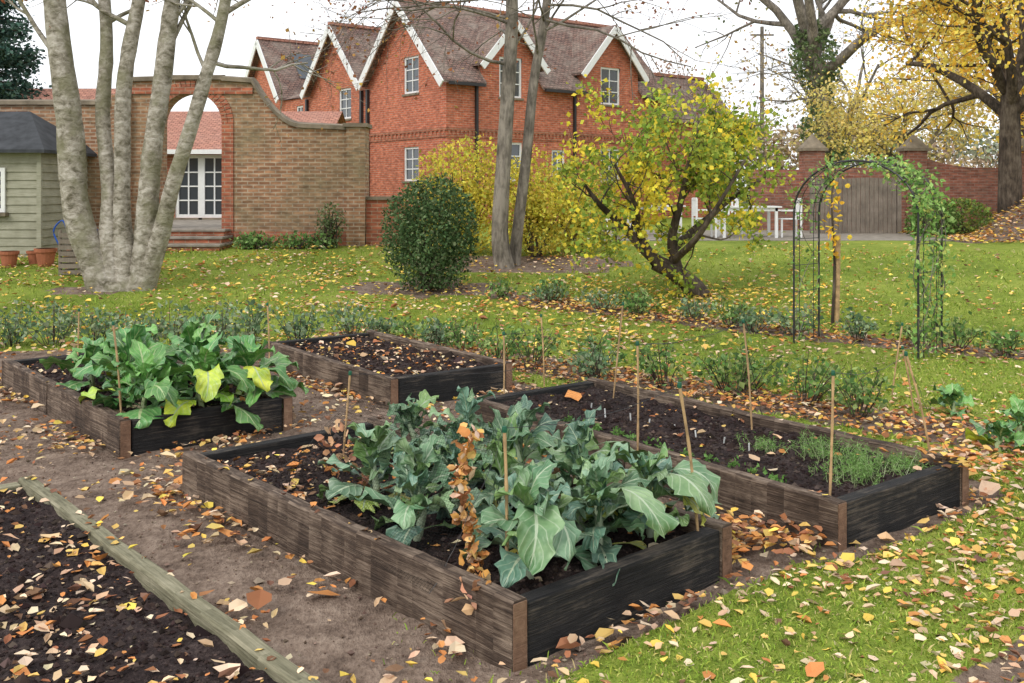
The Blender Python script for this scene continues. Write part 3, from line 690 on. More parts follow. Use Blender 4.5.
# --- bushes
def bush(name,c,r,n,size,cols,w=None,seed=0,shell=.75,lump=.18,stems=10,mat=None):
    rg=np.random.default_rng(seed);e=empty(name);c=np.array(c,float);r=np.array(r,float)
    d=unit(rg.normal(size=(n,3)));k=1+lump*2*(fbm(d[:,0]*3+d[:,2]*2+5,d[:,1]*3-d[:,2]*2+5,seed)-.47)
    rad=k*(1-(1-shell)*rg.random(n)**1.6*1.6)+np.abs(rg.normal(0,.03,n));P=c+d*r*rad[:,None]
    P=P[P[:,2]>Gz(c[0],c[1])+.03];n=len(P)
    col=pal(n,cols,w,rng=rg,var=.4);dd=unit((P-c)/r);f=fbm(dd[:,0]*6+9,dd[:,2]*6+9+dd[:,1]*4,seed+2);col*=(.5+1.05*f)[:,None]
    leaves('leaves',P,rg.uniform(.7,1.3,n)*size,np.clip(col,0,1),mat or M_leaf,e,'d',rng=rg)
    T=[]
    for i in range(stems):
        a=rg.uniform(0,6.28);tip=c+r*unit(rg.normal(size=3)+(0,0,.6))*.8;b=np.array((c[0]+.12*math.cos(a),c[1]+.12*math.sin(a),Gz(c[0],c[1])-.05))
        L=smoothline([b,(b+tip)/2+(0,0,.1),tip],4);T.append(tube(L,np.linspace(.025,.006,len(L)),5))
    v,f=cat(T);mesh_np('stems',v,f,M_barkdark,e)
    return e
bush('clipped_shrub',(-1.22,14.9,1.03),(.67,.62,.84),12000,.052,[(.065,.115,.045),(.1,.165,.065),(.15,.22,.10),(.24,.29,.15)],[3,4,2,1.2],1,shell=.6,lump=.28)
YE=[(.80,.66,.10),(.66,.60,.09),(.86,.66,.13),(.5,.5,.09)]
bush('golden_shrub',(-.9,18.6,1.5),(1.1,.7,1.12),8000,.075,YE,None,2,shell=.3,lump=.3)
bush('golden_shrub',(.45,18.3,1.35),(.85,.7,1.0),5400,.075,YE,None,3,shell=.3,lump=.3)
bush('golden_shrub',(1.2,18.9,1.25),(.75,.6,.9),3800,.075,YE,None,4,shell=.3,lump=.3)
bush('low_shrub',(9.9,23.5,.95),(.6,.5,.5),2500,.07,[(.09,.16,.04),(.16,.25,.07)],None,5)
bush('low_shrub',(10.9,24.2,1.0),(.7,.5,.5),2500,.07,[(.24,.28,.06),(.16,.25,.07)],None,6)
bush('low_shrub',(-3.55,19.5,1.0),(.3,.3,.45),900,.06,[(.14,.2,.08),(.22,.27,.14)],None,7,shell=.3,lump=.4)
for i,(x,w) in enumerate(((-4.9,.4),(-4.2,.5),(-3.7,.35),(-5.1,.3))):
    bush('border_plant',(x,19.4,.66),(w,.3,.2),420,.08,[(.16,.28,.08),(.24,.37,.13)],None,10+i,shell=.3,lump=.4)
for i,x in enumerate((-1.6,-2.3)):
    bush('border_plant',(x,20.6,.75),(.4,.3,.3),700,.07,[(.1,.18,.05),(.15,.22,.07)],None,20+i,shell=.4)

# --- background trees
def bgtree(name,x,y,H,r,seed,lcols=None,nl=0,ls=.15,mat=M_barkmid,lev=4,crown=.3,trunkh=.35,spread=.75,jit=.25,lean=(0,0),nch=(3,4),w=None):
    rg=np.random.default_rng(seed);e=empty(name);out=[];tips=[];z=Gz(x,y)
    L=smoothline([(x,y,z-.2),(x+lean[0]*.3,y,z+H*trunkh*.5),(x+lean[0],y+lean[1],z+H*trunkh)],5);out.append((L,np.linspace(r,r*.75,len(L)),5))
    for i in range(6):
        a=i*1.05+rg.uniform(0,.6);grow(rg,L[-1-(i%3)],(math.cos(a)*spread,math.sin(a)*spread,1),H*crown*rg.uniform(.85,1.25),r*.5,lev-1,out,tips,nch,.06,.3,.68,spread,rmin=.012)
    woodmesh(out,'trunk',mat,e)
    if nl:
        P=tippts(tips,nl,jit,rg);f=fbm(P[:,0]*.8+3,P[:,2]*.8+P[:,1]*.5,seed);c=pal(nl,lcols,w,rng=rg)*(.65+.75*f)[:,None]
        leaves('leaves',P,rg.uniform(.7,1.3,nl)*ls,np.clip(c,0,1),M_leaf,e,'d',rng=rg)
    return e
OR=[(.88,.56,.08),(.86,.68,.14),(.76,.42,.06),(.9,.72,.2)]
bgtree('maple_tree',12.1,24.3,8.5,.30,41,OR,11000,.12,M_barkdark,4,.34,.32,.95,.3)
bgtree('maple_tree',16,31,11,.3,42,OR,9000,.16,M_barkdark,4,.32,.25,.9,.4)
bgtree('maple_tree',14.2,36,8,.22,43,[(.82,.66,.2),(.7,.6,.24)],6500,.14,M_barkmid,4,.32,.2,.8,.4)
bgtree('ivy_clad_tree',13.2,41,17,.5,44,[(.2,.24,.11),(.34,.34,.16)],1500,.2,M_barkmid,4,.32,.42,.8,.5,(-1.0,0))
rg=np.random.default_rng(5);n=4000;zz=rg.uniform(.6,8.6,n);a=rg.uniform(0,6.28,n);rr=.7*(1+.4*np.sin(zz*2))*rg.uniform(.6,1.15,n)
leaves('ivy',np.stack([13.2-.9*(zz/8)**1.5+rr*np.cos(a),41+rr*np.sin(a),zz],1),.2,pal(n,[(.13,.19,.08),(.2,.25,.12)]),M_leaf,None,'d')
bgtree('bare_tree',17,52,14,.3,45,[(.5,.38,.18)],900,.2,M_barkmid,4,.3,.3,.8,.5)
bgtree('bare_tree',9.5,52,9,.22,46,[(.5,.38,.18)],1200,.2,M_barkmid,4,.3,.3,.8,.5)
bgtree('bare_tree',24,48,13,.3,47,[(.8,.6,.2)],3500,.2,M_barkmid,4,.3,.3,.8,.5)
bgtree('bare_tree',5.5,56,12.5,.3,48,[(.45,.28,.2)],3200,.2,M_barkmid,4,.3,.3,.8,.5)
bgtree('bare_tree',-5,62,17,.3,49,[(.3,.2,.12)],900,.2,M_barkmid,4,.3,.3,.8,.5)
rg=np.random.default_rng(6);n=20000;x=rg.uniform(4,60,n);hh=2.2+2.8*fbm(x*.25,x*0,9)*1.6;y=62+rg.normal(0,2.,n)
P=np.stack([x,y,.6+hh*rg.random(n)**.7],1)
f=fbm(x*.35,P[:,2]*.6,12);c=np.where((f>.5)[:,None],pal(n,[(.5,.38,.25),(.55,.43,.24),(.42,.32,.26)]),pal(n,[(.26,.29,.2),(.33,.35,.23)]))
leaves('distant_treeline',P,rg.uniform(.25,.5,n),c,M_needle,None,'d',rng=rg)
n=12000;x=rg.uniform(-60,-14,n);P=np.stack([x,60+rg.normal(0,2,n),.6+(2+3*fbm(x*.3,x*0,4))*rg.random(n)**.7],1)
leaves('distant_treeline',P,rg.uniform(.25,.5,n),pal(n,[(.16,.18,.1),(.3,.24,.15)]),M_needle,None,'d',rng=rg)
def conifer(x,y,H,seed):
    rg=np.random.default_rng(seed);e=empty('conifer_tree');z0=Gz(x,y)
    v,f=tube([(x,y,z0),(x,y,z0+H)],[.22,.03],8);mesh_np('trunk',v,f,M_barkdark,e)
    P=[];A=[];T=[]
    for i in range(130):
        h=rg.uniform(.12,.99);L=((1-h)**.8*H*.34+.15)*rg.uniform(.6,1.2);a=rg.uniform(0,6.28);d=np.array((math.cos(a),math.sin(a),-.12))
        b=np.array((x,y,z0+H*h));q=rg.random(110)**.7;pts=b+d*L*q[:,None]+np.stack([0*q,0*q,.25*L*q**2-.1*L],1)*0.6
        sw=rg.normal(0,.12,(110,3))*(q*.8+.3)[:,None];P.append(pts+sw);A.append(np.tile(d,(110,1))+rg.normal(0,.5,(110,3)))
        T.append(tube([b,b+d*L],[.03,.006],4))
    v,f=cat(T);mesh_np('branches',v,f,M_barkdark,e)
    P=np.concatenate(P);leaves('needles',P,.14,pal(len(P),[(.06,.11,.085),(.1,.16,.125),(.035,.07,.055)]),M_needle,e,'d',rng=rg,a=np.concatenate(A))
conifer(-14.6,28,7.6,9);conifer(-16.6,31,8.6,10)

# ------------------------------------------------------------------ garden wall with arch
def profwall(name,cols,y0,y1,mat,parent):
    m=MB();n=len(cols)
    for (xa,ba,ta),(xb,bb,tb) in zip(cols[:-1],cols[1:]):
        if abs(xa-xb)<1e-6:
            if abs(ba-bb)>1e-4:
                if ba<bb: m.quad((xa,y0,ba),(xa,y1,ba),(xa,y1,bb),(xa,y0,bb))
                else: m.quad((xa,y0,bb),(xa,y0,ba),(xa,y1,ba),(xa,y1,bb))
            if abs(ta-tb)>1e-4:
                m.quad((xa,y0,min(ta,tb)),(xa,y1,min(ta,tb)),(xa,y1,max(ta,tb)),(xa,y0,max(ta,tb)))
            continue
        m.quad((xa,y0,ba),(xb,y0,bb),(xb,y0,tb),(xa,y0,ta))
        m.quad((xb,y1,bb),(xa,y1,ba),(xa,y1,ta),(xb,y1,tb))
        m.quad((xa,y0,ta),(xb,y0,tb),(xb,y1,tb),(xa,y1,ta))
        if ba>.8: m.quad((xa,y1,ba),(xb,y1,bb),(xb,y0,bb),(xa,y0,ba))
    x,b,t=cols[0];m.quad((x,y1,b),(x,y0,b),(x,y0,t),(x,y1,t))
    x,b,t=cols[-1];m.quad((x,y0,b),(x,y1,b),(x,y1,t),(x,y0,t))
    return m.make(name,mat,parent)
gw=empty('arched_garden_wall')
ax,ar,asp=-6.42,.62,3.03
def arcb(x):
    d=abs(x-ax); return asp+math.sqrt(max(ar*ar-d*d,0))
cols=[(-13,.3,3.4),(-7.7,.3,3.4),(-7.7,.3,3.86),(ax-ar,.3,3.88),(ax-ar,asp,3.88)]
for k in range(1,24):
    x=ax-ar*math.cos(math.pi*k/24);cols.append((x,arcb(x),3.9))
cols+=[(ax+ar,asp,3.88),(ax+ar,.3,3.88),(-5.2,.3,3.84)]
for k in range(1,11):
    t=k/10;cols.append((-5.2+1.0*t,.3,3.84-.9*math.sin(t*math.pi/2)**.9))
cols+=[(-3.3,.3,2.9)]
profwall('wall',cols,20.0,20.42,M_gbrick,gw)
m=MB();top=[(x,t) for x,b,t in cols]
for (xa,ta),(xb,tb) in zip(top[:-1],top[1:]):
    if abs(xa-xb)<1e-6: continue
    m.quad((xa,19.93,ta+.003),(xb,19.93,tb+.003),(xb,19.93,tb+.083),(xa,19.93,ta+.083))
    m.quad((xa,19.93,ta+.083),(xb,19.93,tb+.083),(xb,20.21,tb+.13),(xa,20.21,ta+.13))
    m.quad((xa,20.21,ta+.13),(xb,20.21,tb+.13),(xb,20.49,tb+.083),(xa,20.49,ta+.083))
    m.quad((xa,20.49,ta+.003),(xb,20.49,tb+.003),(xb,19.93,tb+.003),(xa,19.93,ta+.003))
    m.quad((xa,20.49,ta+.083),(xb,20.49,tb+.083),(xb,20.49,tb+.003),(xa,20.49,ta+.003))
m.make('coping',M_coping,gw)
m=MB();m.box(-7.72,-5.18,19.955,19.998,3.62,3.70);m.box(-7.72,-5.18,19.965,19.998,3.70,3.75);m.make('string_course',M_rbrick,gw)
m=MB();m.box(-3.3,-2.93,19.9,20.5,.3,2.95);m.box(-7.95,-7.6,19.86,19.998,.3,3.6);m.make('piers',M_gbrick,gw)
m=MB();m.box(-3.36,-2.87,19.84,20.56,2.953,3.03);m.make('pier_cap',M_coping,gw)
m=MB()
for k in range(26):
    a0=math.pi*k/26+.008;a1=math.pi*(k+1)/26-.008
    for r0,r1 in ((ar-.002,ar+.115),(ar+.122,ar+.235)):
        pts=[(ax-r*math.cos(a),asp+r*math.sin(a)) for a,r in ((a0,r0),(a0,r1),(a1,r1),(a1,r0))]
        m.quad(*[(x,19.975,z) for x,z in pts][::-1]);m.quad((pts[1][0],19.975,pts[1][1]),(pts[1][0],19.999,pts[1][1]),(pts[2][0],19.999,pts[2][1]),(pts[2][0],19.975,pts[2][1]))
m.box(ax-ar-.23,ax-ar-.001,19.97,19.999,.5,asp);m.box(ax+ar+.001,ax+ar+.23,19.97,19.999,.5,asp)
m.make('arch_ring',M_rbrick,gw)
m=MB();m.box(-2.925,-2.2,20.05,20.35,.3,1.5);m.box(-5.55,-2.93,19.93,19.998,.3,.86);m.make('low_brick_wall',M_rbrick,gw)
m=MB();m.box(-2.93,-2.15,20.0,20.4,1.503,1.57);m.make('low_wall_cap',M_coping,gw)
st=empty('garden_steps')
for k in range(3):
    m=MB();m.box(-7.25+.05*k,-5.55-.05*k,18.95+.33*k,20.7,.3,.62+.13*k);m.make('riser_%d'%k,M_rbrick,st)
    m=MB();m.box(-7.28+.05*k,-5.52-.05*k,18.91+.33*k,20.7,.623+.13*k,.668+.13*k);m.make('tread_%d'%k,M_step,st,bevel=.008)
m=MB();m.box(-9,-4.5,20.71,27,.4,.9);m.make('terrace',M_step)

# ------------------------------------------------------------------ windows and houses
def window(parent,o,ex,n,w,h,cols,rows,fr=.07,mt=.035):
    o=np.array(o,float);ex=np.array(ex,float);n=np.array(n,float);z=np.array((0,0,1.))
    m=MB();b=o-n*.10
    m.obox(b,ex*fr,n*.06,z*h);m.obox(b+ex*(w-fr),ex*fr,n*.06,z*h)
    m.obox(b+ex*fr,ex*(w-2*fr),n*.058,z*fr);m.obox(b+ex*fr+z*(h-fr),ex*(w-2*fr),n*.058,z*fr)
    for i in range(1,cols): m.obox(b+ex*(fr+(w-2*fr)*i/cols-mt/2)+z*fr+n*.01,ex*mt,n*.035,z*(h-2*fr))
    for j in range(1,rows): m.obox(b+ex*fr+z*(fr+(h-2*fr)*j/rows-mt/2)+n*.012,ex*(w-2*fr),n*.029,z*mt)
    m.make('window_frame',M_white,parent)
    m=MB();m.obox(b+n*.015,ex*w,-n*.01,z*h);m.make('window_glass',M_glass,parent)
    m=MB();m.obox(o-ex*.05-z*.07-n*.1,ex*(w+.1),n*.15,z*.068);m.make('window_sill',M_coping,parent)
def facade(m,pt,s0,s1,z0,z1,ops,n,dep=.14):
    n=np.array(n,float);S=sorted({s0,s1,*[q for o in ops for q in o[:2] if s0<q<s1]});Zs=sorted({z0,z1,*[q for o in ops for q in o[2:4] if z0<q<z1]})
    for a,b in zip(S[:-1],S[1:]):
        for c,d in zip(Zs[:-1],Zs[1:]):
            if any(o[0]<(a+b)/2<o[1] and o[2]<(c+d)/2<o[3] for o in ops): continue
            m.quad(pt(a,c),pt(b,c),pt(b,d),pt(a,d))
    for o in ops:
        a,b,c,d=o[0],o[1],max(o[2],z0),min(o[3],z1)
        A,B,C,E=[np.array(q) for q in (pt(a,c),pt(b,c),pt(b,d),pt(a,d))]
        k=-n*dep
        m.quad(A,A+k,E+k,E);m.quad(B+k,B,C,C+k)
        if o[3]<z1: m.quad(E,E+k,C+k,C)
        if o[2]>=z0: m.quad(A,B,B+k,A+k)
hs=empty('brick_house')
A_=np.array((-.611,.791,0));A_/=np.linalg.norm(A_);B_=np.array((A_[1],-A_[0],0));O=np.array((-2.1,32,.0))
def Lp(a,b,z): p=O+A_*a+B_*b;return np.array((p[0],p[1],z))
EV=5.4;zb=.3
mb=MB();LB=9.8
WR=[(2.1,3.1,2.0,3.3),(4.4,5.0,2.2,3.1),(6.7,7.66,2.0,3.2)]
DW=[(2.12,3.08,4.8,6.15),(6.7,7.66,4.8,6.15)]
ops=WR+[(a,b,c,EV) for a,b,c,d in DW]
facade(mb,lambda s,z:Lp(0,s,z),0,LB,zb,EV,ops,-A_)
DORM=[(2.6,1.2,7.35,2.12,3.08),(7.18,1.4,7.6,6.7,7.66)]
roofm=MB();barge=MB()
MS=(8.06-EV)/2.55;ez=6.0
for c,hw,pk,w0,w1 in DORM:
    facade(mb,lambda s,z:Lp(0,s,z),c-hw,c+hw,EV,ez,[(w0,w1,EV-.1,ez+.1)],-A_)
    rl=lambda s:ez+(pk-ez)*(1-abs(s-c)/hw)
    ts=[c-hw,w0,c,w1,c+hw]
    for a,b in zip(ts[:-1],ts[1:]):
        zbm=6.15 if (a+b)/2>w0 and (a+b)/2<w1 else ez
        mb.quad(Lp(0,a,zbm),Lp(0,b,zbm),Lp(0,b,max(rl(b),zbm)),Lp(0,a,max(rl(a),zbm)))
    mb.quad(Lp(0,w0,6.15),Lp(0,w1,6.15),Lp(.14,w1,6.15),Lp(.14,w0,6.15))
    for s in (c-hw,c+hw): mb.quad(Lp(0,s,EV),Lp(0,s,ez),Lp((ez-EV)/MS+.05,s,ez),Lp(.05,s,EV))
    for sg in (-1,1):
        f=c+sg*(hw+.2);fz=ez-.2*(pk-ez)/hw
        pts=[Lp(-.3,f,fz+.08),Lp(-.3,c,pk+.08),Lp((pk-EV)/MS,c,pk+.08),Lp((fz-EV)/MS,f,fz+.08)]
        roofm.quad(*(pts if sg<0 else pts[::-1]));pts2=[p-(0,0,.08) for p in pts];roofm.quad(*(pts2[::-1] if sg<0 else pts2))
        roofm.quad(pts[0],pts[1],pts2[1],pts2[0]);roofm.quad(pts[3],pts[0],pts2[0],pts2[3])
        barge.beam(Lp(-.31,f,fz-.06),Lp(-.31,c,pk-.06),.05,.22)
GB=[(2.55,2.55,8.06,(1.65,2.6,4.95,6.2)),(7.4,2.3,7.85,(6.3,7.25,4.35,5.5)),(14.0,2.1,8.1,None)]
WL=[(1.65,2.6,2.0,3.15),(1.65,2.6,4.95,6.2),(6.3,7.25,4.35,5.5),(6.3,7.25,2.0,3.1),(10.3,10.9,4.3,5.1),(13.5,14.4,4.2,5.2)]
facade(mb,lambda s,z:Lp(s,0,z),0,16.1,zb,EV,[(a,b,c,min(d,EV)) for a,b,c,d in WL],-B_)
def slab(P4,th,flip):
    roofm.quad(*(P4 if not flip else P4[::-1]));p2=[p-(0,0,th) for p in P4];roofm.quad(*(p2[::-1] if not flip else p2))
    roofm.quad(P4[3],P4[0],p2[0],p2[3]);roofm.quad(P4[0],P4[1],p2[1],p2[0]);roofm.quad(P4[1],P4[2],p2[2],p2[1])
for c,hw,pk,wd in GB:
    rl=lambda s:EV+(pk-EV)*(1-abs(s-c)/hw)
    ts={c-hw,c,c+hw}
    if wd and wd[3]>EV: ts|={wd[0],wd[1]}
    ts=sorted(ts)
    for a,b in zip(ts[:-1],ts[1:]):
        z0=EV
        if wd and wd[3]>EV and wd[0]<(a+b)/2<wd[1]: z0=wd[3]
        mb.quad(Lp(a,0,z0),Lp(b,0,z0),Lp(b,0,max(z0,rl(b))),Lp(a,0,max(z0,rl(a))))
    if wd and wd[3]>EV:
        mb.quad(Lp(wd[0],0,wd[3]),Lp(wd[1],0,wd[3]),Lp(wd[1],.14,wd[3]),Lp(wd[0],.14,wd[3]))
        for q in wd[:2]: mb.quad(Lp(q,0,EV),Lp(q,.14,EV),Lp(q,.14,wd[3]),Lp(q,0,wd[3]))
    mb.quad(Lp(c-hw,LB,EV),Lp(c+hw,LB,EV),Lp(c,LB,pk))
    for sg in (-1,1):
        ov=.28 if (sg<0 and c<3) or (sg>0 and c>10) else 0.0
        f=c+sg*(hw+ov);fz=EV-ov*(pk-EV)/hw
        if sg<0 and c<3:
            a1=(ez-EV)/MS
            for b0,b1,full in ((-.35,1.4,1),(1.4,3.8,0),(3.8,5.78,1),(5.78,8.58,0),(8.58,LB+.3,1)):
                fa,fzz=(f,fz) if full else (a1,ez)
                slab([Lp(fa,b0,fzz+.1),Lp(fa,b1,fzz+.1),Lp(c,b1,pk+.1),Lp(c,b0,pk+.1)],.1,False)
        else:
            slab([Lp(f,-.35,fz+.1),Lp(f,LB+.3,fz+.1),Lp(c,LB+.3,pk+.1),Lp(c,-.35,pk+.1)],.1,sg>0)
        barge.beam(Lp(f,-.37,fz-.05),Lp(c,-.37,pk-.05),.05,.26)
c0,c1=9.7,11.9
roofm.quad(Lp(c0,-.1,EV+.02),Lp(c1,-.1,EV+.02),Lp(c1,3,7.0),Lp(c0,3,7.0))
mb.quad(Lp(0,LB,zb),Lp(16.1,LB,zb),Lp(16.1,LB,EV),Lp(0,LB,EV));mb.quad(Lp(16.1,0,zb),Lp(16.1,LB,zb),Lp(16.1,LB,EV),Lp(16.1,0,EV))
e0,e1,ee,er=.6,4.6,4.5,6.4
mb.quad(Lp(e0,LB,zb),Lp(e0,LB+5,zb),Lp(e0,LB+5,ee),Lp(e0,LB,ee));mb.quad(Lp(e0,LB+5,zb),Lp(e1,LB+5,zb),Lp(e1,LB+5,ee),Lp((e0+e1)/2,LB+5,er),Lp(e0,LB+5,ee))
cm=(e0+e1)/2
roofm.quad(Lp(e0-.25,LB+.31,ee-.15),Lp(e0-.25,LB+5.3,ee-.15),Lp(cm,LB+5.3,er+.08),Lp(cm,LB+.31,er+.08))
roofm.quad(Lp(cm,LB+.31,er+.08),Lp(cm,LB+5.3,er+.08),Lp(e1+.2,LB+5.3,ee-.15),Lp(e1+.2,LB+.31,ee-.15))
mb.make('brick_walls',M_hbrick,hs);roofm.make('tiled_roof',M_tile,hs);barge.make('bargeboards',M_white,hs)
m=MB()
m.obox(Lp(-.04,-.04,3.62),B_*(LB+.04),A_*.038,(0,0,.1));m.obox(Lp(.0,-.04,3.62),A_*16,B_*.038,(0,0,.1))
m.obox(Lp(-.03,-.03,3.40),B_*(LB+.03),A_*.028,(0,0,.06));m.obox(Lp(.0,-.03,3.40),A_*16,B_*.028,(0,0,.06))
for k in range(60): m.obox(Lp(-.035,.05+k*.163,3.46),B_*.08,A_*.033,(0,0,.16))
for k in range(60): m.obox(Lp(.05+k*.25,-.035,3.46),A_*.1,B_*.033,(0,0,.16))
m.make('string_course',M_rbrick,hs)
m=MB();m.obox(Lp(-.38,-.1,5.06),B_*1.4,A_*.1,(0,0,.09));m.obox(Lp(-.38,3.85,5.06),B_*1.9,A_*.1,(0,0,.09));m.obox(Lp(-.38,8.65,5.06),B_*1.3,A_*.1,(0,0,.09))
for s in (1.1,5.35): m.obox(Lp(-.12,s,zb),B_*.09,A_*.09,(0,0,4.85))
for s in (4.9,5.35,9.75): m.obox(Lp(s,-.12,zb),A_*.12,B_*.09,(0,0,5.0))
m.make('gutters_and_downpipes',M_black,hs)
for w0,w1,z0,z1 in WR+DW: window(hs,Lp(0,w0,z0),B_,-A_,w1-w0,z1-z0,2,3)
for w0,w1,z0,z1 in WL: window(hs,Lp(w0,0,z0),A_,-B_,w1-w0,z1-z0,2,3)
m=MB();sl=(8.1-EV)/2.1
for b in (1.0,2.6):
    f=lambda a,b_:Lp(a,b_,EV+(a-11.9)*sl+.16);m.quad(f(12.6,b),f(12.6,b+.9),f(13.5,b+.9),f(13.5,b))
m.make('skylights',M_glass,hs)
m=MB()
for c,hw,pk,wd in GB: m.beam(Lp(c,-.35,pk+.12),Lp(c,LB+.3,pk+.12),.2,.12)
m.beam(Lp(cm,LB+.31,er+.1),Lp(cm,LB+5.3,er+.1),.2,.12);m.make('ridge_tiles',M_tilered,hs)

ct=empty('garden_cottage');m=MB()
facade(m,lambda s,z:(s,27,z),-12.2,-5.2,.5,2.85,[(-9.1,-7.7,.95,2.65)],(0,-1,0));m.quad((-12.2,32,.5),(-12.2,27,.5),(-12.2,27,2.85),(-12.2,29.5,3.95),(-12.2,32,2.85));m.quad((-5.2,27,.5),(-5.2,32,.5),(-5.2,32,2.85),(-5.2,29.5,3.95),(-5.2,27,2.85));m.make('walls',M_rbrick,ct)
m=MB();m.quad((-12.4,26.7,2.78),(-5.0,26.7,2.78),(-5.0,29.5,4.02),(-12.4,29.5,4.02));m.quad((-12.4,29.5,4.02),(-5.0,29.5,4.02),(-5.0,32.3,2.78),(-12.4,32.3,2.78));m.make('roof',M_tilered,ct)
m=MB();m.box(-12.4,-5.0,26.62,26.7,2.66,2.78);m.make('fascia',M_white,ct)
for k in range(2): window(ct,(-9.1+.7*k,27,.95),(1,0,0),(0,-1,0),.7,1.7,2,4,.09)
c2=empty('neighbour_cottage');m=MB();m.box(-17,-12.6,30,34,.4,3.6);m.make('walls',M_rbrick,c2)
m=MB();m.quad((-17.2,29.7,3.5),(-12.4,29.7,3.5),(-12.4,32,4.95),(-17.2,32,4.95));m.quad((-17.2,32,4.95),(-12.4,32,4.95),(-12.4,34.3,3.5),(-17.2,34.3,3.5));m.make('roof',M_tilered,c2)

# ------------------------------------------------------------------ shed
sh=empty('garden_shed');m=MB()
for k in range(14):
    z=.4+k*.148
    m.quad((-12,17.975,z),(-8.5,17.975,z),(-8.5,17.998,z+.148),(-12,17.998,z+.148));m.quad((-12,17.998,z),(-8.5,17.998,z),(-8.5,17.975,z),(-12,17.975,z))
    m.quad((-8.475,18,z),(-8.475,20.2,z),(-8.498,20.2,z+.148),(-8.498,18,z+.148));m.quad((-8.498,18,z),(-8.498,20.2,z),(-8.475,20.2,z),(-8.475,18,z))
m.make('cladding',M_shed,sh)
m=MB();m.box(-12,-8.5,18.002,20.2,.4,2.45);m.box(-8.53,-8.45,17.94,18.0,.4,2.46);m.make('frame',M_shed,sh)
m=MB();p=[(-12.2,17.75,2.42),(-8.3,17.75,2.42),(-9.2,19.1,3.2),(-12.2,19.1,3.2)];q=[(-8.3,17.75,2.42),(-8.3,20.4,2.42),(-9.2,19.1,3.2)]
m.quad(*p);m.quad(*q);m.quad((-8.3,20.4,2.42),(-12.2,20.4,2.42),(-12.2,19.1,3.2),(-9.2,19.1,3.2));m.quad((-12.2,17.75,2.36),(-8.3,17.75,2.36),(-8.3,17.75,2.42),(-12.2,17.75,2.42));m.quad((-8.3,17.75,2.36),(-8.3,20.4,2.36),(-8.3,20.4,2.42),(-8.3,17.75,2.42));m.make('roof',M_felt,sh)
window(sh,(-10.1,17.9,1.3),(1,0,0),(0,-1,0),1.0,.8,2,1)
def pot(x,y,r,h):
    z=Gz(x,y);e=empty('terracotta_pot')
    v,f=tube([(x,y,z-.01),(x,y,z+h*.8),(x,y,z+h*.8),(x,y,z+h),(x,y,z+h),(x,y,z+h*.75)],[r*.7,r*.95,r*1.08,r*1.1,r*.95,r*.85],16);mesh_np('pot',v,f,M_terra,e,smooth=False)
    v,f=tube([(x,y,z+h*.8),(x,y,z+h*.801)],[r*.9,.001],16);mesh_np('soil',v,f,M_soil,e)
pot(-8.55,17.0,.15,.27);pot(-8.25,17.3,.13,.22);pot(-7.95,17.05,.17,.3);pot(-7.6,17.4,.13,.26)
pl=empty('slatted_planter');m=MB()
for k in range(7): m.box(-7.35,-6.75,16.2,16.22,.33+k*.1,.40+k*.1)
for x in (-7.36,-7.05,-6.78): m.box(x,x+.04,16.225,16.27,.3,1.05)
for k in range(7): m.box(-7.35,-7.33,16.28,16.8,.33+k*.1,.40+k*.1);m.box(-6.77,-6.75,16.28,16.8,.33+k*.1,.40+k*.1)
m.make('slats',M_fence,pl)
ba=empty('blue_watering_can');v,f=tube([(-7.95,18,.48),(-7.95,18,.48),(-7.95,18,.95),(-7.95,18,1.0)],[.01,.17,.15,.1],14);mesh_np('body',v,f,M_blue,ba,smooth=True)
v,f=tube([(-7.8,18,.6),(-7.55,17.95,.9),(-7.45,17.93,1.0)],[.03,.02,.035],8);mesh_np('spout',v,f,M_blue,ba)
L=smoothline([(-8.0,18,.98),(-8.1,18,1.15),(-8.25,18,.95),(-8.1,18,.62)],6);v,f=tube(L,np.full(len(L),.015),6);mesh_np('handle',v,f,M_blue,ba)

# ------------------------------------------------------------------ metal garden arch
ga=empty('metal_garden_arch');P0=np.array((3.1,11.0));P1=np.array((4.05,9.97));off=np.array((.38,.34))
def hoop(a,b,r):
    pts=[];c=(a+b)/2;h=(b-a)/2
    pts.append((*a,-.05));
    for k in range(6): pts.append((*a,1.45*k/5))
    for k in range(1,16):
        t=math.pi*k/16;q=c-h*math.cos(t);pts.append((*q,1.45+.56*math.sin(t)))
    for k in range(6): pts.append((*b,1.45*(5-k)/5))
    pts.append((*b,-.05));return np.array(pts)
T=[]
H1=hoop(P0,P1,0);H2=hoop(P0+off,P1+off,0)
H1b=hoop(P0+off*.22,P1+off*.22,0);H2b=hoop(P0+off*.78,P1+off*.78,0)
for H,r in ((H1,.011),(H2,.011),(H1b,.004),(H2b,.004)): T.append(tube(H,np.full(len(H),r),6))
for i in range(1,len(H1)-1): T.append(tube([H1[i],H2[i]],[.004,.004],5))
v,f=cat(T);mesh_np('frame',v,f,M_black,ga)
rg=np.random.default_rng(77);T=[];PP=[]
for j in range(9):
    i0=len(H1)-2;i1=rg.integers(7,20) if j<6 else 16
    w=[];
    for i in range(i0,i1,-1): t=.5+.5*math.sin(i*.9+j*2.2);w.append(H1[i]*(1-t)+H2[i]*t+rg.normal(0,.025,3))
    L=smoothline(w,3);T.append(tube(L,np.full(len(L),.004),4));k=190;PP.append(L[rg.integers(0,len(L),k)]+rg.normal(0,.055,(k,3)))
for j in range(3):
    w=[]
    for i in range(1,12+3*j): t=.5+.5*math.sin(i*1.1+j*2.);w.append(H1[i]*(1-t)+H2[i]*t+rg.normal(0,.02,3))
    L=smoothline(w,3);T.append(tube(L,np.full(len(L),.004),4));k=90;PP.append(L[rg.integers(0,len(L),k)]+rg.normal(0,.045,(k,3)))
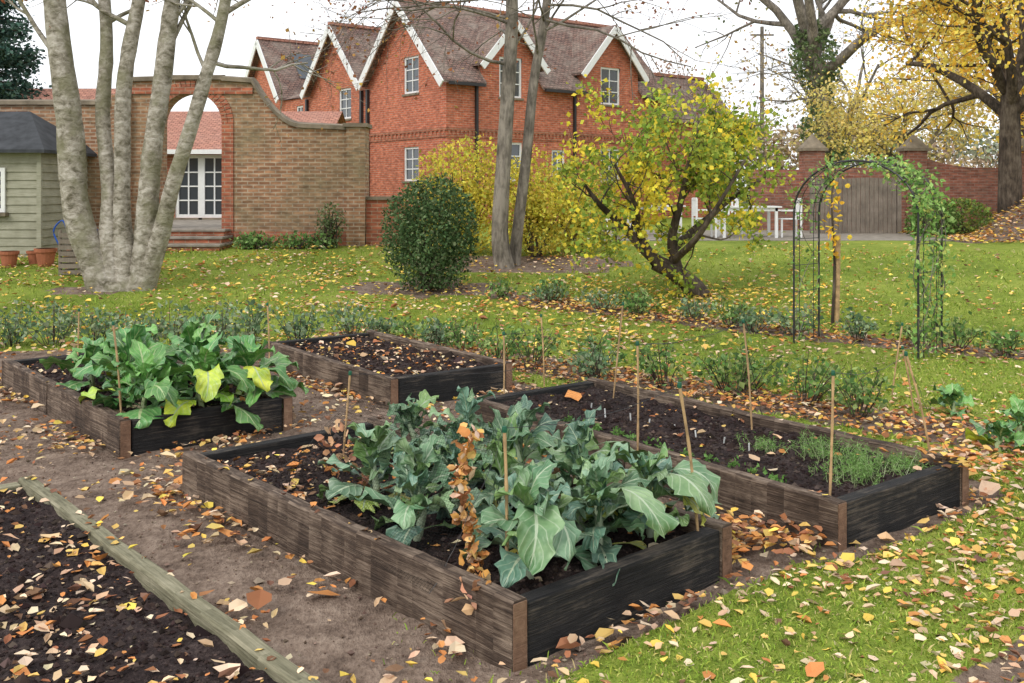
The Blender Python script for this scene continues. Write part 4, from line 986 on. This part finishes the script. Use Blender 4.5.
v,f=cat(T);mesh_np('vine_stems',v,f,M_barkmid,ga);PP=np.concatenate(PP)
leaves('vine_leaves',PP,rg.uniform(.035,.07,len(PP)),pal(len(PP),[(.25,.44,.11),(.36,.52,.17),(.15,.28,.08),(.6,.6,.18)],[3,3,2,.9]),M_leaf,ga,'d',rng=rg)
yp=empty('staked_sapling');v,f=tube([(3.98,12.3,-.1),(4.0,12.3,1.15)],[.045,.042],9);mesh_np('stake',v,f,M_cane,yp)
L=smoothline([(3.92,12.25,0),(3.95,12.25,.8),(3.9,12.2,1.6),(3.97,12.2,2.1)],5);v,f=tube(L,np.linspace(.02,.006,len(L)),6);mesh_np('stem',v,f,M_barkdark,yp)
P=L[rg.integers(6,len(L)-3,70)]+rg.normal(0,.06,(70,3));leaves('leaves',P,.08,pal(70,[(.85,.62,.07),(.75,.45,.06)]),M_leaf,yp,'f',rng=rg)

# ------------------------------------------------------------------ far boundary wall, fence, furniture, pole
fw=empty('boundary_wall')
cols=[(6.5,.3,2.25),(8.3,.3,2.25),(8.3,.3,2.3),(10.6,.3,2.3)]
cols+=[(10.6,.3,2.75)]+[(10.6+.25*k,.3,2.75-.45*math.sin(k/8*math.pi/2)) for k in range(1,9)]+[(13.4,.3,2.3),(22,.3,2.35)]
profwall('wall',cols,27,27.35,M_fwall,fw)
for x in (8.15,10.9,14.0,17.5):
    m=MB();m.box(x-.27,x+.27,26.9,27.45,.3,2.75);m.make('pier',M_fwall,fw)
    m=MB();z=2.753;a=.34;m.box(x-a,x+a,26.83,27.52,z,z+.08);z+=.08
    for q in ((0,1),(1,2),(2,3),(3,0)):
        cs=[(x-a+.03,26.86),(x+a-.03,26.86),(x+a-.03,27.49),(x-a+.03,27.49)];m.quad((*cs[q[0]],z),(*cs[q[1]],z),(x,27.175,z+.4))
    m.make('pier_cap',M_coping,fw)
fe=empty('oak_fence_gate');m=MB()
for k in range(18): m.box(7.6+k*.112,7.7+k*.112,25.0,25.025,.6,2.0+.015*math.sin(k*7))
for k in range(2): m.box(7.55,9.65,25.03,25.08,.9+.8*k,1.0+.8*k)
m.box(7.47,7.57,24.98,25.1,.5,2.08);m.box(9.63,9.73,24.98,25.1,.5,2.08);m.make('boards',M_fence,fe)
def table(x,y):
    z=Gz(x,y);e=empty('white_garden_table');m=MB()
    for k in range(7): m.box(x-.7,x+.7,y-.42+k*.12,y-.42+k*.12+.1,z+.70,z+.73)
    for sx in (-.62,.56):
        for sy in (-.36,.3): m.box(x+sx,x+sx+.06,y+sy,y+sy+.06,z,z+.697)
    m.box(x-.62,x+.62,y-.36,y-.33,z+.62,z+.697);m.make('table',M_white,e)
def chair(x,y,a):
    z=Gz(x,y);e=empty('white_garden_chair');m=MB()
    def W(px,py,pz): return np.array((x+px*math.cos(a)-py*math.sin(a),y+px*math.sin(a)+py*math.cos(a),z+pz))
    ux=W(1,0,0)-W(0,0,0);uy=W(0,1,0)-W(0,0,0)
    for px in (-.24,.2):
        m.obox(W(px,-.24,0),ux*.04,uy*.04,(0,0,.43));m.obox(W(px,.2,0),ux*.04,uy*.04,(0,0,.9))
        m.obox(W(px,-.24,.62),ux*.04,uy*.43,(0,0,.03))
    for k in range(5): m.obox(W(-.24,-.24+k*.09,.433),ux*.48,uy*.075,(0,0,.02))
    for k in range(5): m.obox(W(-.19+k*.085,.21,.5),ux*.045,uy*.02,(0,0,.36))
    m.obox(W(-.2,.205,.86),ux*.4,uy*.03,(0,0,.06));m.make('chair',M_white,e)
table(5.4,23);chair(4.4,22.9,1.6);chair(6.4,23.1,-1.6);chair(5.2,23.8,0);chair(2.0,22.5,1.2);table(3.4,24)
m=MB();m.box(2,12,21.6,27,.5,.615);m.make('paved_terrace',M_step)
up=empty('utility_pole');v,f=tube([(15,60,0),(15,60,11.5)],[.16,.11],8);mesh_np('pole',v,f,M_barkmid,up);m=MB();m.beam((14.3,60,11),(15.7,60,11),.1,.1);m.make('crossarm',M_barkmid,up)

# ------------------------------------------------------------------ light, sky, camera
w=bpy.data.worlds.new('World');scene.world=w;w.use_nodes=True;nt=w.node_tree;bg=nt.nodes['Background']
sky=N(nt,'ShaderNodeTexSky',sky_type='NISHITA');sky.sun_disc=False;sky.sun_elevation=D2(42);sky.sun_rotation=D2(215)
sc=mix(nt,1.,sky.outputs[0],(.10,.10,.10),'MULTIPLY')
tc=N(nt,'ShaderNodeTexCoord');f=noise(nt,vmul(nt,tc.outputs['Generated'],(1,1,3)),1.6,4,.6)
cl=ramp(nt,f,[(.35,(.84,.88,.94)),(.6,(1.0,1.0,1.02))])
nt.links.new(mix(nt,.9,sc,cl),bg.inputs['Color']);bg.inputs['Strength'].default_value=1.45
sd=bpy.data.lights.new('sun','SUN');sd.energy=1.5;sd.angle=D2(20);sd.color=(1,.97,.92);so=link(bpy.data.objects.new('sun',sd))
az=D2(215);el=D2(42);dirv=Vector((math.sin(az)*math.cos(el),math.cos(az)*math.cos(el),math.sin(el)))
so.rotation_euler=dirv.to_track_quat('Z','Y').to_euler()
cam=bpy.data.cameras.new('camera');cam.lens=35.16;cam.sensor_width=36;cam.shift_y=-(341.5-190)/1024;cam.clip_end=2000;cam.clip_start=.05
co=link(bpy.data.objects.new('camera',cam));co.location=(0,0,1.7);co.rotation_euler=(D2(90),0,0);scene.camera=co
scene.view_settings.view_transform='Standard';scene.view_settings.look='None';scene.view_settings.exposure=0
